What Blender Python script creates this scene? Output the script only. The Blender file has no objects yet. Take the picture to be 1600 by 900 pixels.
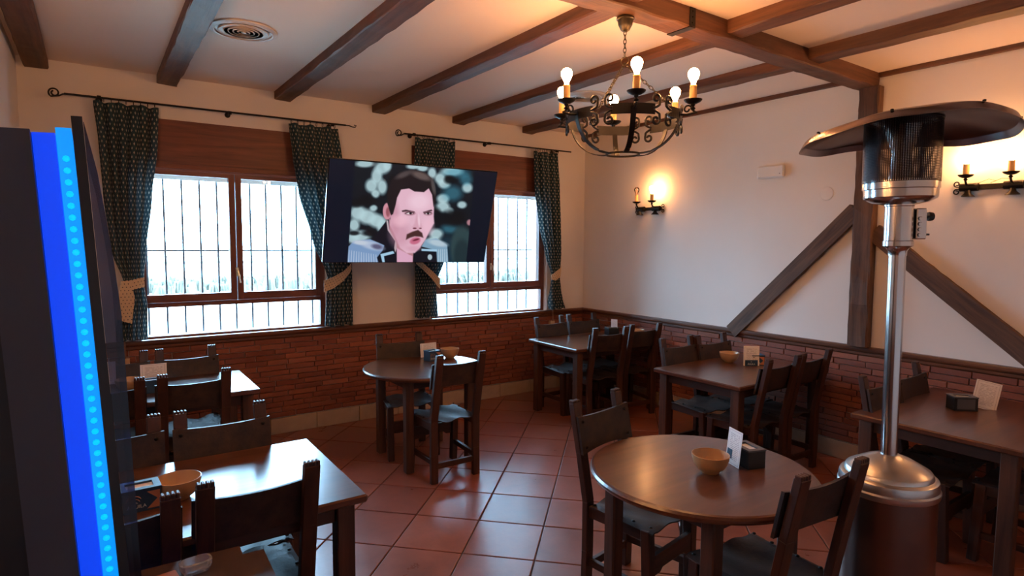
import bpy, bmesh, math, random
import numpy as np
from mathutils import Vector, Matrix
random.seed(7)
PI = math.pi
scene = bpy.context.scene
COL = scene.collection

# ---------------------------------------------------------------- camera, world, exposure
cam_data = bpy.data.cameras.new('camera')
cam_data.sensor_width = 36.0
cam_data.lens = 939.8 / 1600 * 36.0
cam_data.clip_start = 0.03
cam = bpy.data.objects.new('camera', cam_data)
COL.objects.link(cam)
_r = Vector((0.82109664, -0.57075308, 0.00642106))
_u = Vector((0.03791816, 0.06576749, 0.99711426))
_f = Vector((0.56952833, 0.8184837, -0.07564337))
m = Matrix((( _r.x, _u.x, -_f.x, -4.7757), (_r.y, _u.y, -_f.y, -5.3825), (_r.z, _u.z, -_f.z, 1.68), (0, 0, 0, 1)))
cam.matrix_world = m
scene.camera = cam

SKY = 43.0
world = bpy.data.worlds.new('world')
scene.world = world
world.use_nodes = True
wn = world.node_tree
wn.nodes['Background'].inputs[0].default_value = (0.38, 0.69, 1.0, 1)
wn.nodes['Background'].inputs[1].default_value = SKY

def portal(x0, x1, z0, z1):
    l = bpy.data.lights.new('window_portal', 'AREA')
    l.shape = 'RECTANGLE'; l.size = x1 - x0; l.size_y = z1 - z0
    l.cycles.is_portal = True
    o = bpy.data.objects.new('window_portal', l)
    o.location = ((x0 + x1) / 2, 0.30, (z0 + z1) / 2)
    o.rotation_euler = (-PI / 2, 0, 0)       # area light shines along local -Z: here towards -Y, into the room
    COL.objects.link(o)
portal(-4.53, -3.06, 0.92, 2.25)
portal(-2.02, -0.55, 0.92, 2.25)

scene.view_settings.view_transform = 'Standard'
scene.view_settings.look = 'None'
scene.view_settings.exposure = 0.0
scene.view_settings.gamma = 1.0
scene.view_settings.use_curve_mapping = False
BULB = 215.0

# ---------------------------------------------------------------- materials
def srgb(r, g, b):
    def c(v):
        v /= 255.0
        return v / 12.92 if v <= 0.04045 else ((v + 0.055) / 1.055) ** 2.4
    return (c(r), c(g), c(b), 1)

def newmat(name):
    mt = bpy.data.materials.new(name); mt.use_nodes = True
    nt = mt.node_tree
    return mt, nt, nt.nodes['Principled BSDF']

def plain(name, col, rough=0.5, metal=0.0, emit=None, es=0.0, spec=None, noise=0.0, nscale=20, bump=0.0):
    mt, nt, b = newmat(name)
    b.inputs['Base Color'].default_value = col
    b.inputs['Roughness'].default_value = rough
    b.inputs['Metallic'].default_value = metal
    if spec is not None: b.inputs['Specular IOR Level'].default_value = spec
    if emit:
        b.inputs['Emission Color'].default_value = emit
        b.inputs['Emission Strength'].default_value = es
    if noise or bump:
        tc = nt.nodes.new('ShaderNodeTexCoord'); n = nt.nodes.new('ShaderNodeTexNoise')
        n.inputs['Scale'].default_value = nscale; n.inputs['Detail'].default_value = 5
        nt.links.new(tc.outputs['Object'], n.inputs['Vector'])
        if noise:
            mx = nt.nodes.new('ShaderNodeMix'); mx.data_type = 'RGBA'
            mx.inputs[6].default_value = tuple(c * (1 - noise) for c in col[:3]) + (1,)
            mx.inputs[7].default_value = tuple(min(1, c * (1 + noise)) for c in col[:3]) + (1,)
            nt.links.new(n.outputs['Fac'], mx.inputs[0]); nt.links.new(mx.outputs[2], b.inputs['Base Color'])
        if bump:
            bp = nt.nodes.new('ShaderNodeBump'); bp.inputs['Strength'].default_value = 0.6
            bp.inputs['Distance'].default_value = bump
            nt.links.new(n.outputs['Fac'], bp.inputs['Height']); nt.links.new(bp.outputs[0], b.inputs['Normal'])
    return mt

def wood(name, dark, light, axis, rough=0.4, scale=1.0, bump=0.002, coat=0.0):
    mt, nt, b = newmat(name)
    tc = nt.nodes.new('ShaderNodeTexCoord'); mp = nt.nodes.new('ShaderNodeMapping')
    s = [26 * scale] * 3; s[axis] = 1.8 * scale
    mp.inputs['Scale'].default_value = s
    oi = nt.nodes.new('ShaderNodeObjectInfo')
    cmb = nt.nodes.new('ShaderNodeVectorMath'); cmb.operation = 'SCALE'; cmb.inputs[0].default_value = (7, 13, 5)
    nt.links.new(oi.outputs['Random'], cmb.inputs['Scale'])
    nt.links.new(cmb.outputs[0], mp.inputs['Location'])
    nt.links.new(tc.outputs['Object'], mp.inputs['Vector'])
    n = nt.nodes.new('ShaderNodeTexNoise'); n.inputs['Scale'].default_value = 1.0
    n.inputs['Detail'].default_value = 7; n.inputs['Roughness'].default_value = 0.65; n.inputs['Distortion'].default_value = 0.6
    nt.links.new(mp.outputs[0], n.inputs['Vector'])
    cr = nt.nodes.new('ShaderNodeValToRGB')
    cr.color_ramp.elements[0].position = 0.32; cr.color_ramp.elements[0].color = dark
    cr.color_ramp.elements[1].position = 0.68; cr.color_ramp.elements[1].color = light
    nt.links.new(n.outputs['Fac'], cr.inputs[0]); nt.links.new(cr.outputs[0], b.inputs['Base Color'])
    b.inputs['Roughness'].default_value = rough
    b.inputs['Coat Weight'].default_value = coat; b.inputs['Coat Roughness'].default_value = 0.18
    bp = nt.nodes.new('ShaderNodeBump'); bp.inputs['Strength'].default_value = 0.5; bp.inputs['Distance'].default_value = bump
    nt.links.new(n.outputs['Fac'], bp.inputs['Height']); nt.links.new(bp.outputs[0], b.inputs['Normal'])
    return mt

M = {}
M['wall'] = plain('wall_plaster', (0.76, 0.71, 0.66, 1), 0.85, noise=0.03, nscale=3, bump=0.004)
M['ceil'] = plain('ceiling_plaster', (0.80, 0.67, 0.57, 1), 0.9, noise=0.03, nscale=2, bump=0.003)
M['grout'] = plain('floor_joint', (0.05, 0.035, 0.03, 1), 0.8)
M['core'] = plain('dado_core', (0.05, 0.02, 0.015, 1), 0.9)
for ax, k in enumerate('xyz'):
    M['beam_' + k] = wood('beam_wood_' + k, (0.045, 0.016, 0.007, 1), (0.16, 0.062, 0.026, 1), ax, 0.6, 0.7, 0.006)
    M['chair_' + k] = wood('chair_wood_' + k, (0.020, 0.007, 0.004, 1), (0.062, 0.020, 0.011, 1), ax, 0.48, 1.0)
    M['frame_' + k] = wood('window_wood_' + k, (0.10, 0.026, 0.013, 1), (0.21, 0.06, 0.028, 1), ax, 0.45, 0.8, 0.001)
    M['rail_' + k] = wood('rail_wood_' + k, (0.06, 0.02, 0.009, 1), (0.17, 0.065, 0.03, 1), ax, 0.4, 0.8, 0.002)
    M['post_' + k] = wood('post_wood_' + k, (0.035, 0.015, 0.009, 1), (0.15, 0.075, 0.042, 1), ax, 0.75, 0.9, 0.008)
    M['table_' + k] = wood('table_wood_' + k, (0.055, 0.017, 0.009, 1), (0.12, 0.042, 0.020, 1), ax, 0.30, 0.6, 0.0006, 0.35)
M['leg'] = wood('table_leg_wood', (0.03, 0.012, 0.007, 1), (0.10, 0.04, 0.022, 1), 2, 0.45, 1.0)
M['iron'] = plain('wrought_iron', (0.018, 0.016, 0.016, 1), 0.45, 0.7, bump=0.001, nscale=60)
M['chain'] = plain('aged_brass_iron', (0.075, 0.06, 0.04, 1), 0.4, 0.8)
M['bars'] = plain('painted_bar', (0.03, 0.032, 0.04, 1), 0.5, 0.3)
M['steel'] = plain('polished_steel', (0.62, 0.62, 0.62, 1), 0.18, 1.0)
M['brushed'] = plain('brushed_steel', (0.55, 0.54, 0.53, 1), 0.30, 1.0)
M['housing'] = plain('steel_dark_reflection', (0.20, 0.15, 0.135, 1), 0.30, 1.0)  # darker than the other steel, standing in for the dark room it mirrors
M['screen_metal'] = plain('heat_stained_steel', (0.035, 0.030, 0.034, 1), 0.40, 1.0)
M['hood'] = plain('heat_tarnished_hood', (0.26, 0.21, 0.20, 1), 0.27, 1.0, noise=0.4, nscale=5)
M['blackplastic'] = plain('black_plastic', (0.012, 0.012, 0.014, 1), 0.35)
M['bezel'] = plain('television_bezel', (0.008, 0.009, 0.012, 1), 0.25)
M['cream'] = plain('cream_candle', (0.62, 0.36, 0.13, 1), 0.5)
M['white'] = plain('white_plastic', (0.75, 0.72, 0.68, 1), 0.4)
M['vent'] = plain('painted_vent', (0.62, 0.58, 0.54, 1), 0.4)
M['ventdark'] = plain('vent_inside', (0.03, 0.03, 0.03, 1), 0.8)
M['stone'] = plain('skirting_stone', (0.42, 0.31, 0.22, 1), 0.6, noise=0.2, nscale=12)
M['bowl'] = plain('ochre_ceramic', (0.46, 0.27, 0.13, 1), 0.3)
M['napkin'] = plain('paper_napkin', (0.78, 0.76, 0.74, 1), 0.9)
M['navy'] = plain('navy_card', (0.012, 0.045, 0.10, 1), 0.5)
M['copper'] = plain('copper_print', (0.42, 0.17, 0.09, 1), 0.5)
M['label'] = plain('printed_white', (0.72, 0.72, 0.70, 1), 0.6)
M['labeltan'] = plain('printed_tan', (0.62, 0.30, 0.16, 1), 0.6)
M['greypanel'] = plain('grey_panel', (0.09, 0.09, 0.10, 1), 0.4)
M['darkpanel'] = plain('machine_side', (0.012, 0.014, 0.022, 1), 0.35)
M['machinegrey'] = plain('machine_grey', (0.045, 0.055, 0.095, 1), 0.5)
M['blue'] = plain('backlit_blue_panel', (0.005, 0.03, 0.3, 1), 0.4, emit=(0.001, 0.06, 1.0, 1), es=.85)
M['cyanpanel'] = plain('backlit_cyan_panel', (0.005, 0.1, 0.4, 1), 0.4, emit=(0.0, 0.30, 1.0, 1), es=1.0)
M['led'] = plain('led_diode', (0.0, 0.3, 0.5, 1), 0.3, emit=(0.0, 0.58, 1.0, 1), es=1.0)
M['brass'] = plain('pale_brass', (0.7, 0.6, 0.42, 1), 0.3, 1.0)
M['strap'] = plain('beige_plastic', (0.55, 0.40, 0.27, 1), 0.5)
M['tape'] = plain('woven_strap', (0.22, 0.13, 0.09, 1), 0.8)
M['reveal'] = plain('white_reveal', (0.8, 0.8, 0.78, 1), 0.7)
M['shutter'] = plain('shutter_slat', (0.42, 0.45, 0.42, 1), 0.5)
M['bulb'] = plain('lit_bulb', (1, 0.8, 0.5, 1), 0.3, emit=(1.0, 0.44, 0.16, 1), es=BULB)
M['filament'] = plain('dim_filament', (1, 0.3, 0.1, 1), 0.5, emit=(1, 0.25, 0.08, 1), es=2.0)
M['ground'] = plain('pale_ground', (0.36, 0.34, 0.30, 1), 0.9, noise=0.15, nscale=0.6)
M['road'] = plain('road_surface', (0.22, 0.23, 0.24, 1), 0.8)
M['rail_metal'] = plain('galvanised_rail', (0.10, 0.12, 0.14, 1), 0.5, 0.3)
M['scrub'] = plain('dry_scrub', (0.13, 0.12, 0.09, 1), 0.95, noise=0.5, nscale=3)

def brick_mat():
    mt, nt, b = newmat('red_brick')
    oi = nt.nodes.new('ShaderNodeObjectInfo'); cr = nt.nodes.new('ShaderNodeValToRGB')
    e = cr.color_ramp.elements
    e[0].position = 0; e[0].color = (0.215, 0.058, 0.032, 1)
    e[1].position = 1; e[1].color = (0.33, 0.105, 0.055, 1)
    x = e.new(0.6); x.color = (0.27, 0.075, 0.038, 1)
    nt.links.new(oi.outputs['Random'], cr.inputs[0])
    tc = nt.nodes.new('ShaderNodeTexCoord'); n = nt.nodes.new('ShaderNodeTexNoise')
    n.inputs['Scale'].default_value = 60; n.inputs['Detail'].default_value = 4
    va = nt.nodes.new('ShaderNodeVectorMath'); va.operation = 'ADD'
    nt.links.new(tc.outputs['Object'], va.inputs[0]); nt.links.new(oi.outputs['Location'], va.inputs[1])
    nt.links.new(va.outputs[0], n.inputs['Vector'])
    mx = nt.nodes.new('ShaderNodeMix'); mx.data_type = 'RGBA'; mx.blend_type = 'MULTIPLY'; mx.inputs[0].default_value = 0.35
    nt.links.new(cr.outputs[0], mx.inputs[6]); nt.links.new(n.outputs['Fac'], mx.inputs[7])
    nt.links.new(mx.outputs[2], b.inputs['Base Color'])
    bp = nt.nodes.new('ShaderNodeBump'); bp.inputs['Strength'].default_value = 0.6; bp.inputs['Distance'].default_value = 0.0025
    nt.links.new(n.outputs['Fac'], bp.inputs['Height']); nt.links.new(bp.outputs[0], b.inputs['Normal'])
    b.inputs['Roughness'].default_value = 0.7
    return mt
M['brick'] = brick_mat()

def tile_mat():
    mt, nt, b = newmat('terracotta_tile')
    oi = nt.nodes.new('ShaderNodeObjectInfo'); cr = nt.nodes.new('ShaderNodeValToRGB')
    e = cr.color_ramp.elements
    e[0].color = (0.20, 0.055, 0.031, 1); e[1].color = (0.285, 0.088, 0.049, 1)
    nt.links.new(oi.outputs['Random'], cr.inputs[0])
    tc = nt.nodes.new('ShaderNodeTexCoord'); n = nt.nodes.new('ShaderNodeTexNoise')
    n.inputs['Scale'].default_value = 5; n.inputs['Detail'].default_value = 8; n.inputs['Roughness'].default_value = 0.7
    va = nt.nodes.new('ShaderNodeVectorMath'); va.operation = 'ADD'
    nt.links.new(tc.outputs['Object'], va.inputs[0]); nt.links.new(oi.outputs['Location'], va.inputs[1])
    nt.links.new(va.outputs[0], n.inputs['Vector'])
    mr = nt.nodes.new('ShaderNodeMapRange'); mr.inputs[1].default_value = 0.3; mr.inputs[2].default_value = 0.7
    mr.inputs[3].default_value = 0.75; mr.inputs[4].default_value = 1.2
    nt.links.new(n.outputs['Fac'], mr.inputs[0])
    mx = nt.nodes.new('ShaderNodeMix'); mx.data_type = 'RGBA'; mx.blend_type = 'MULTIPLY'; mx.inputs[0].default_value = 1
    nt.links.new(cr.outputs[0], mx.inputs[6]); nt.links.new(mr.outputs[0], mx.inputs[7])
    nt.links.new(mx.outputs[2], b.inputs['Base Color'])
    mr2 = nt.nodes.new('ShaderNodeMapRange'); mr2.inputs[3].default_value = 0.20; mr2.inputs[4].default_value = 0.42
    nt.links.new(n.outputs['Fac'], mr2.inputs[0]); nt.links.new(mr2.outputs[0], b.inputs['Roughness'])
    bp = nt.nodes.new('ShaderNodeBump'); bp.inputs['Strength'].default_value = 0.35; bp.inputs['Distance'].default_value = 0.003
    nt.links.new(n.outputs['Fac'], bp.inputs['Height']); nt.links.new(bp.outputs[0], b.inputs['Normal'])
    return mt
M['tile'] = tile_mat()

def leather_mat():
    mt, nt, b = newmat('dark_leather')
    tc = nt.nodes.new('ShaderNodeTexCoord'); oi = nt.nodes.new('ShaderNodeObjectInfo')
    va = nt.nodes.new('ShaderNodeVectorMath'); va.operation = 'ADD'
    nt.links.new(tc.outputs['Object'], va.inputs[0]); nt.links.new(oi.outputs['Location'], va.inputs[1])
    n = nt.nodes.new('ShaderNodeTexNoise'); n.inputs['Scale'].default_value = 16; n.inputs['Detail'].default_value = 8
    n.inputs['Roughness'].default_value = 0.7
    nt.links.new(va.outputs[0], n.inputs['Vector'])
    cr = nt.nodes.new('ShaderNodeValToRGB'); e = cr.color_ramp.elements
    e[0].position = 0.35; e[0].color = (0.012, 0.009, 0.010, 1); e[1].position = 0.7; e[1].color = (0.055, 0.030, 0.022, 1)
    nt.links.new(n.outputs['Fac'], cr.inputs[0]); nt.links.new(cr.outputs[0], b.inputs['Base Color'])
    mr = nt.nodes.new('ShaderNodeMapRange'); mr.inputs[3].default_value = 0.32; mr.inputs[4].default_value = 0.72; b.inputs['Specular IOR Level'].default_value = 0.38
    nt.links.new(n.outputs['Fac'], mr.inputs[0]); nt.links.new(mr.outputs[0], b.inputs['Roughness'])
    bp = nt.nodes.new('ShaderNodeBump'); bp.inputs['Strength'].default_value = 0.6; bp.inputs['Distance'].default_value = 0.004
    nt.links.new(n.outputs['Fac'], bp.inputs['Height']); nt.links.new(bp.outputs[0], b.inputs['Normal'])
    return mt
M['leather'] = leather_mat()
M['worn'] = plain('worn_dark_tabletop', (0.05, 0.024, 0.018, 1), 0.5, noise=0.7, nscale=14, bump=0.001)

def thin_glass(name, tint, refl=0.06, rough=0.02):
    mt, nt, b = newmat(name)
    nt.nodes.remove(b)
    out = nt.nodes['Material Output']
    t = nt.nodes.new('ShaderNodeBsdfTransparent'); t.inputs[0].default_value = tint
    g = nt.nodes.new('ShaderNodeBsdfGlossy'); g.inputs['Roughness'].default_value = rough
    f = nt.nodes.new('ShaderNodeFresnel'); f.inputs[0].default_value = 1.5
    mx = nt.nodes.new('ShaderNodeMixShader')
    nt.links.new(f.outputs[0], mx.inputs[0]); nt.links.new(t.outputs[0], mx.inputs[1]); nt.links.new(g.outputs[0], mx.inputs[2])
    nt.links.new(mx.outputs[0], out.inputs[0])
    return mt
M['glass'] = thin_glass('window_glass', (0.97, 0.98, 0.98, 1))
M['smoked'] = thin_glass('smoked_glass', (0.38, 0.40, 0.58, 1), rough=0.12)
def _flat(mt):
    nt = mt.node_tree; mx = [n for n in nt.nodes if n.type == 'MIX_SHADER'][0]
    for l in list(mx.inputs[0].links): nt.links.remove(l)
    mx.inputs[0].default_value = 0.05
_flat(M['smoked'])
M['clear'] = thin_glass('clear_glass', (0.85, 0.88, 0.90, 1))
M['bulbglass'] = thin_glass('unlit_bulb_glass', (0.96, 0.90, 0.84, 1))

def math_node(nt, op, a, b=None, c=None):
    n = nt.nodes.new('ShaderNodeMath'); n.operation = op
    for i, v in enumerate((a, b, c)):
        if v is None: continue
        if isinstance(v, (int, float)): n.inputs[i].default_value = v
        else: nt.links.new(v, n.inputs[i])
    return n.outputs[0]

def motif_fabric(name, base, base2, dot, pitch_u, pitch_v, du, dv, trans=0.0):
    """printed fabric: small lozenges in staggered rows, UV in metres"""
    mt, nt, b = newmat(name)
    tc = nt.nodes.new('ShaderNodeTexCoord'); sp = nt.nodes.new('ShaderNodeSeparateXYZ')
    nt.links.new(tc.outputs['UV'], sp.inputs[0])
    v = math_node(nt, 'DIVIDE', sp.outputs[1], pitch_v)
    row = math_node(nt, 'FLOOR', v)
    half = math_node(nt, 'MULTIPLY', math_node(nt, 'MODULO', row, 2.0), 0.5)
    u = math_node(nt, 'ADD', math_node(nt, 'DIVIDE', sp.outputs[0], pitch_u), half)
    fu = math_node(nt, 'ABSOLUTE', math_node(nt, 'SUBTRACT', math_node(nt, 'FRACT', u), 0.5))
    fv = math_node(nt, 'ABSOLUTE', math_node(nt, 'SUBTRACT', math_node(nt, 'FRACT', v), 0.5))
    d = math_node(nt, 'ADD', math_node(nt, 'DIVIDE', fu, du), math_node(nt, 'DIVIDE', fv, dv))
    mask = math_node(nt, 'LESS_THAN', d, 1.0)
    n = nt.nodes.new('ShaderNodeTexNoise'); n.inputs['Scale'].default_value = 9
    nt.links.new(tc.outputs['UV'], n.inputs['Vector'])
    m0 = nt.nodes.new('ShaderNodeMix'); m0.data_type = 'RGBA'
    m0.inputs[6].default_value = base; m0.inputs[7].default_value = base2
    nt.links.new(n.outputs['Fac'], m0.inputs[0])
    mx = nt.nodes.new('ShaderNodeMix'); mx.data_type = 'RGBA'
    nt.links.new(mask, mx.inputs[0]); nt.links.new(m0.outputs[2], mx.inputs[6]); mx.inputs[7].default_value = dot
    nt.links.new(mx.outputs[2], b.inputs['Base Color'])
    b.inputs['Roughness'].default_value = 0.9
    b.inputs['Sheen Weight'].default_value = 0.1
    if trans:
        tr = nt.nodes.new('ShaderNodeBsdfTranslucent'); nt.links.new(mx.outputs[2], tr.inputs[0])
        ms = nt.nodes.new('ShaderNodeMixShader'); ms.inputs[0].default_value = trans
        nt.links.new(b.outputs[0], ms.inputs[1]); nt.links.new(tr.outputs[0], ms.inputs[2])
        nt.links.new(ms.outputs[0], nt.nodes['Material Output'].inputs[0])
    return mt
M['curtain'] = motif_fabric('green_printed_curtain', (0.012, 0.034, 0.046, 1), (0.022, 0.062, 0.076, 1), (0.44, 0.41, 0.33, 1), 0.036, 0.032, 0.19, 0.36, 0.22)
M['tieback'] = motif_fabric('cream_printed_tieback', (0.60, 0.42, 0.25, 1), (0.68, 0.50, 0.32, 1), (0.07, 0.05, 0.06, 1), 0.024, 0.024, 0.20, 0.20, 0.05)

def card_mat():
    """printed menu: a thin frame and rows of tiny grey lines, UV 0..1"""
    mt, nt, b = newmat('printed_menu')
    tc = nt.nodes.new('ShaderNodeTexCoord'); sp = nt.nodes.new('ShaderNodeSeparateXYZ')
    nt.links.new(tc.outputs['UV'], sp.inputs[0]); u, v = sp.outputs[0], sp.outputs[1]
    au = math_node(nt, 'ABSOLUTE', math_node(nt, 'SUBTRACT', u, 0.5)); av = math_node(nt, 'ABSOLUTE', math_node(nt, 'SUBTRACT', v, 0.5))
    inside = math_node(nt, 'MULTIPLY', math_node(nt, 'LESS_THAN', au, 0.33), math_node(nt, 'LESS_THAN', av, 0.38))
    row = math_node(nt, 'LESS_THAN', math_node(nt, 'FRACT', math_node(nt, 'MULTIPLY', v, 20.0)), 0.38)
    n = nt.nodes.new('ShaderNodeTexNoise'); n.inputs['Scale'].default_value = 1.0
    mp = nt.nodes.new('ShaderNodeMapping'); mp.inputs['Scale'].default_value = (9, 20, 1)
    nt.links.new(tc.outputs['UV'], mp.inputs[0]); nt.links.new(mp.outputs[0], n.inputs['Vector'])
    brk = math_node(nt, 'GREATER_THAN', n.outputs['Fac'], 0.44)
    ink = math_node(nt, 'MULTIPLY', math_node(nt, 'MULTIPLY', inside, row), brk)
    fr = math_node(nt, 'MULTIPLY', math_node(nt, 'MULTIPLY', math_node(nt, 'LESS_THAN', au, 0.43), math_node(nt, 'LESS_THAN', av, 0.46)),
                   math_node(nt, 'SUBTRACT', 1.0, math_node(nt, 'MULTIPLY', math_node(nt, 'LESS_THAN', au, 0.415), math_node(nt, 'LESS_THAN', av, 0.448))))
    tot = math_node(nt, 'MULTIPLY', math_node(nt, 'MAXIMUM', ink, fr), 0.6)
    mx = nt.nodes.new('ShaderNodeMix'); mx.data_type = 'RGBA'
    mx.inputs[6].default_value = (0.80, 0.78, 0.78, 1); mx.inputs[7].default_value = (0.25, 0.2, 0.25, 1)
    nt.links.new(tot, mx.inputs[0]); nt.links.new(mx.outputs[2], b.inputs['Base Color'])
    b.inputs['Roughness'].default_value = 0.6
    return mt
M['card'] = card_mat()

# ---------------------------------------------------------------- mesh helpers
class MB:
    def __init__(s): s.v = []; s.f = []; s.sm = []
    def add(s, vs, fs, smooth=False):
        n = len(s.v); s.v += [tuple(v) for v in vs]; s.f += [tuple(i + n for i in f) for f in fs]; s.sm += [smooth] * len(fs); return s
    def box(s, c, d, mat=None):
        hx, hy, hz = d[0] / 2, d[1] / 2, d[2] / 2
        vs = [Vector((x, y, z)) for x in (-hx, hx) for y in (-hy, hy) for z in (-hz, hz)]
        if mat: vs = [mat @ v for v in vs]
        vs = [v + Vector(c) for v in vs]
        return s.add(vs, [(0, 1, 3, 2), (4, 6, 7, 5), (0, 4, 5, 1), (2, 3, 7, 6), (0, 2, 6, 4), (1, 5, 7, 3)])
    def cbox(s, c, d, ch=0.004, mat=None):
        """box with chamfered edges along all three axes (rounded look), 26 faces"""
        hx, hy, hz = d[0] / 2, d[1] / 2, d[2] / 2
        ch = min(ch, hx * .9, hy * .9, hz * .9)
        bm = bmesh.new(); bmesh.ops.create_cube(bm, size=1)
        for v in bm.verts: v.co = Vector((v.co.x * 2 * hx, v.co.y * 2 * hy, v.co.z * 2 * hz))
        bmesh.ops.bevel(bm, geom=list(bm.edges), offset=ch, segments=1, affect='EDGES')
        vs = [v.co.copy() for v in bm.verts]; bm.verts.index_update()
        fs = [tuple(v.index for v in f.verts) for f in bm.faces]; bm.free()
        if mat: vs = [mat @ v for v in vs]
        return s.add([v + Vector(c) for v in vs], fs)
    def bar(s, a, b, w, h, up=(0, 0, 1), ch=0.0):
        """rectangular bar from a to b; w across, h along `up`"""
        a, b = Vector(a), Vector(b); d = b - a; L = d.length; d.normalize()
        up = Vector(up); x = d.cross(up)
        if x.length < 1e-4: up = Vector((0, 1, 0)); x = d.cross(up)
        x.normalize(); y = x.cross(d).normalized()
        mt = Matrix((x, d, y)).transposed()
        return s.cbox((a + b) / 2, (w, L, h), ch, mt) if ch else s.box((a + b) / 2, (w, L, h), mt)
    def lathe(s, prof, n=32, c=(0, 0, 0), mat=None, smooth=True):
        vs = []; fs = []
        for r, z in prof:
            for k in range(n):
                a = 2 * PI * k / n; v = Vector((r * math.cos(a), r * math.sin(a), z))
                if mat: v = mat @ v
                vs.append(v + Vector(c))
        for i in range(len(prof) - 1):
            for k in range(n):
                a, b = i * n + k, i * n + (k + 1) % n
                fs.append((a, b, b + n, a + n))
        if prof[0][0] > 1e-5: fs.append(tuple(range(n - 1, -1, -1)))
        if prof[-1][0] > 1e-5: fs.append(tuple(range((len(prof) - 1) * n, len(prof) * n)))
        return s.add(vs, fs, smooth)
    def tube(s, pts, r, n=8, closed=False, flat=None, smooth=True, up=None):
        """swept tube; flat=(w,h) sweeps a rectangle instead (h along `up`)"""
        P = [Vector(p) for p in pts]; N = len(P); vs = []; fs = []
        prev = None
        for i in range(N):
            if closed: t = (P[(i + 1) % N] - P[i - 1])
            else: t = P[min(i + 1, N - 1)] - P[max(i - 1, 0)]
            t.normalize()
            if up is not None:
                uu = Vector(up(i) if callable(up) else up)
                x = t.cross(uu).normalized(); y = x.cross(t).normalized()
            else:
                if prev is None:
                    a = Vector((0, 0, 1)) if abs(t.z) < 0.9 else Vector((1, 0, 0))
                    x = t.cross(a).normalized()
                else:
                    x = (prev - t * prev.dot(t)).normalized()
                prev = x; y = t.cross(x).normalized()
            if flat:
                w, h = flat
                for sx, sy in ((-1, -1), (1, -1), (1, 1), (-1, 1)): vs.append(P[i] + x * sx * w / 2 + y * sy * h / 2)
            else:
                rr = r(i / (N - 1)) if callable(r) else r
                for k in range(n):
                    a = 2 * PI * k / n; vs.append(P[i] + x * math.cos(a) * rr + y * math.sin(a) * rr)
        q = 4 if flat else n
        for i in range(N if closed else N - 1):
            j = (i + 1) % N
            for k in range(q): fs.append((i * q + k, i * q + (k + 1) % q, j * q + (k + 1) % q, j * q + k))
        if not closed: fs.append(tuple(range(q - 1, -1, -1))); fs.append(tuple(range((N - 1) * q, N * q)))
        return s.add(vs, fs, smooth and not flat)
    def mesh(s, name, mat):
        me = bpy.data.meshes.new(name); me.from_pydata(s.v, [], s.f)
        me.polygons.foreach_set('use_smooth', s.sm)
        if mat: me.materials.append(mat)
        bm = bmesh.new(); bm.from_mesh(me); bmesh.ops.recalc_face_normals(bm, faces=bm.faces); bm.to_mesh(me); bm.free()
        if any(s.sm): me.set_sharp_from_angle(angle=math.radians(32))
        me.update(); return me
    def build(s, name, mat, parent=None, loc=None, rot=None, label=None):
        o = bpy.data.objects.new(name, s.mesh(name, mat)); COL.objects.link(o)
        if parent: o.parent = parent
        if loc is not None: o.location = loc
        if rot is not None: o.rotation_euler = rot
        if label: o['label'] = label
        return o

def tag(o, label=None, cat=None, group=None, kind=None):
    if label: o['label'] = label
    if cat: o['category'] = cat
    if group: o['group'] = group
    if kind: o['kind'] = kind
    return o
def thing(name, label, cat, loc=(0, 0, 0), rz=0.0, group=None):
    o = bpy.data.objects.new(name, None); o.empty_display_size = 0.05; COL.objects.link(o)
    o.location = loc; o.rotation_euler = (0, 0, rz)
    return tag(o, label, cat, group)
def struct(o): o['kind'] = 'structure'; return o
def copy_tree(o, parent=None):
    c = o.copy(); COL.objects.link(c)
    if parent: c.parent = parent
    for ch in list(o.children): copy_tree(ch, c)
    return c
def place(proto, used, loc, rz, label, group=None):
    o = proto if not used else copy_tree(proto)
    o.location = loc; o.rotation_euler = (0, 0, rz); o['label'] = label
    if group: o['group'] = group
    return o
def spiral(c, r0, r1, a0, turns, n=26, plane='xz'):
    out = []
    for i in range(n + 1):
        t = i / n; a = a0 + turns * 2 * PI * t; r = r0 + (r1 - r0) * t
        p = (r * math.cos(a), r * math.sin(a))
        out.append(Vector((c[0] + p[0], c[1], c[2] + p[1])) if plane == 'xz' else Vector((c[0], c[1] + p[0], c[2] + p[1])))
    return out

# ---------------------------------------------------------------- the room shell
XL, YN, ZC = -5.16, -6.8, 2.93
WT = 0.30
def mbox(mb, x0, x1, y0, y1, z0, z1): return mb.box(((x0 + x1) / 2, (y0 + y1) / 2, (z0 + z1) / 2), (x1 - x0, y1 - y0, z1 - z0))

floor = struct(mbox(MB(), XL - .25, .25, YN - .25, .3, -0.12, -0.006).build('floor', M['grout']))
ceiling = struct(mbox(MB(), XL - .25, .25, YN - .25, .3, ZC, ZC + .12).build('ceiling', M['ceil']))
W1 = (-4.53, -3.06); W2 = (-2.02, -0.55); WZ0, WZ1 = 0.905, 2.60
wf = MB()
mbox(wf, XL - .25, .25, 0, WT, 0, WZ0); mbox(wf, XL - .25, .25, 0, WT, WZ1, ZC)
mbox(wf, XL - .25, W1[0], 0, WT, WZ0, WZ1); mbox(wf, W1[1], W2[0], 0, WT, WZ0, WZ1); mbox(wf, W2[1], .25, 0, WT, WZ0, WZ1)
wall_far = struct(wf.build('wall_far', M['wall']))
wall_right = struct(mbox(MB(), 0, .25, YN - .25, 0, 0, ZC).build('wall_right', M['wall']))
wall_left = struct(mbox(MB(), XL - .25, XL, YN - .25, 0, 0, ZC).build('wall_left', M['wall']))
wall_near = struct(mbox(MB(), XL, 0, YN - .25, YN, 0, ZC).build('wall_near', M['wall']))

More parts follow.
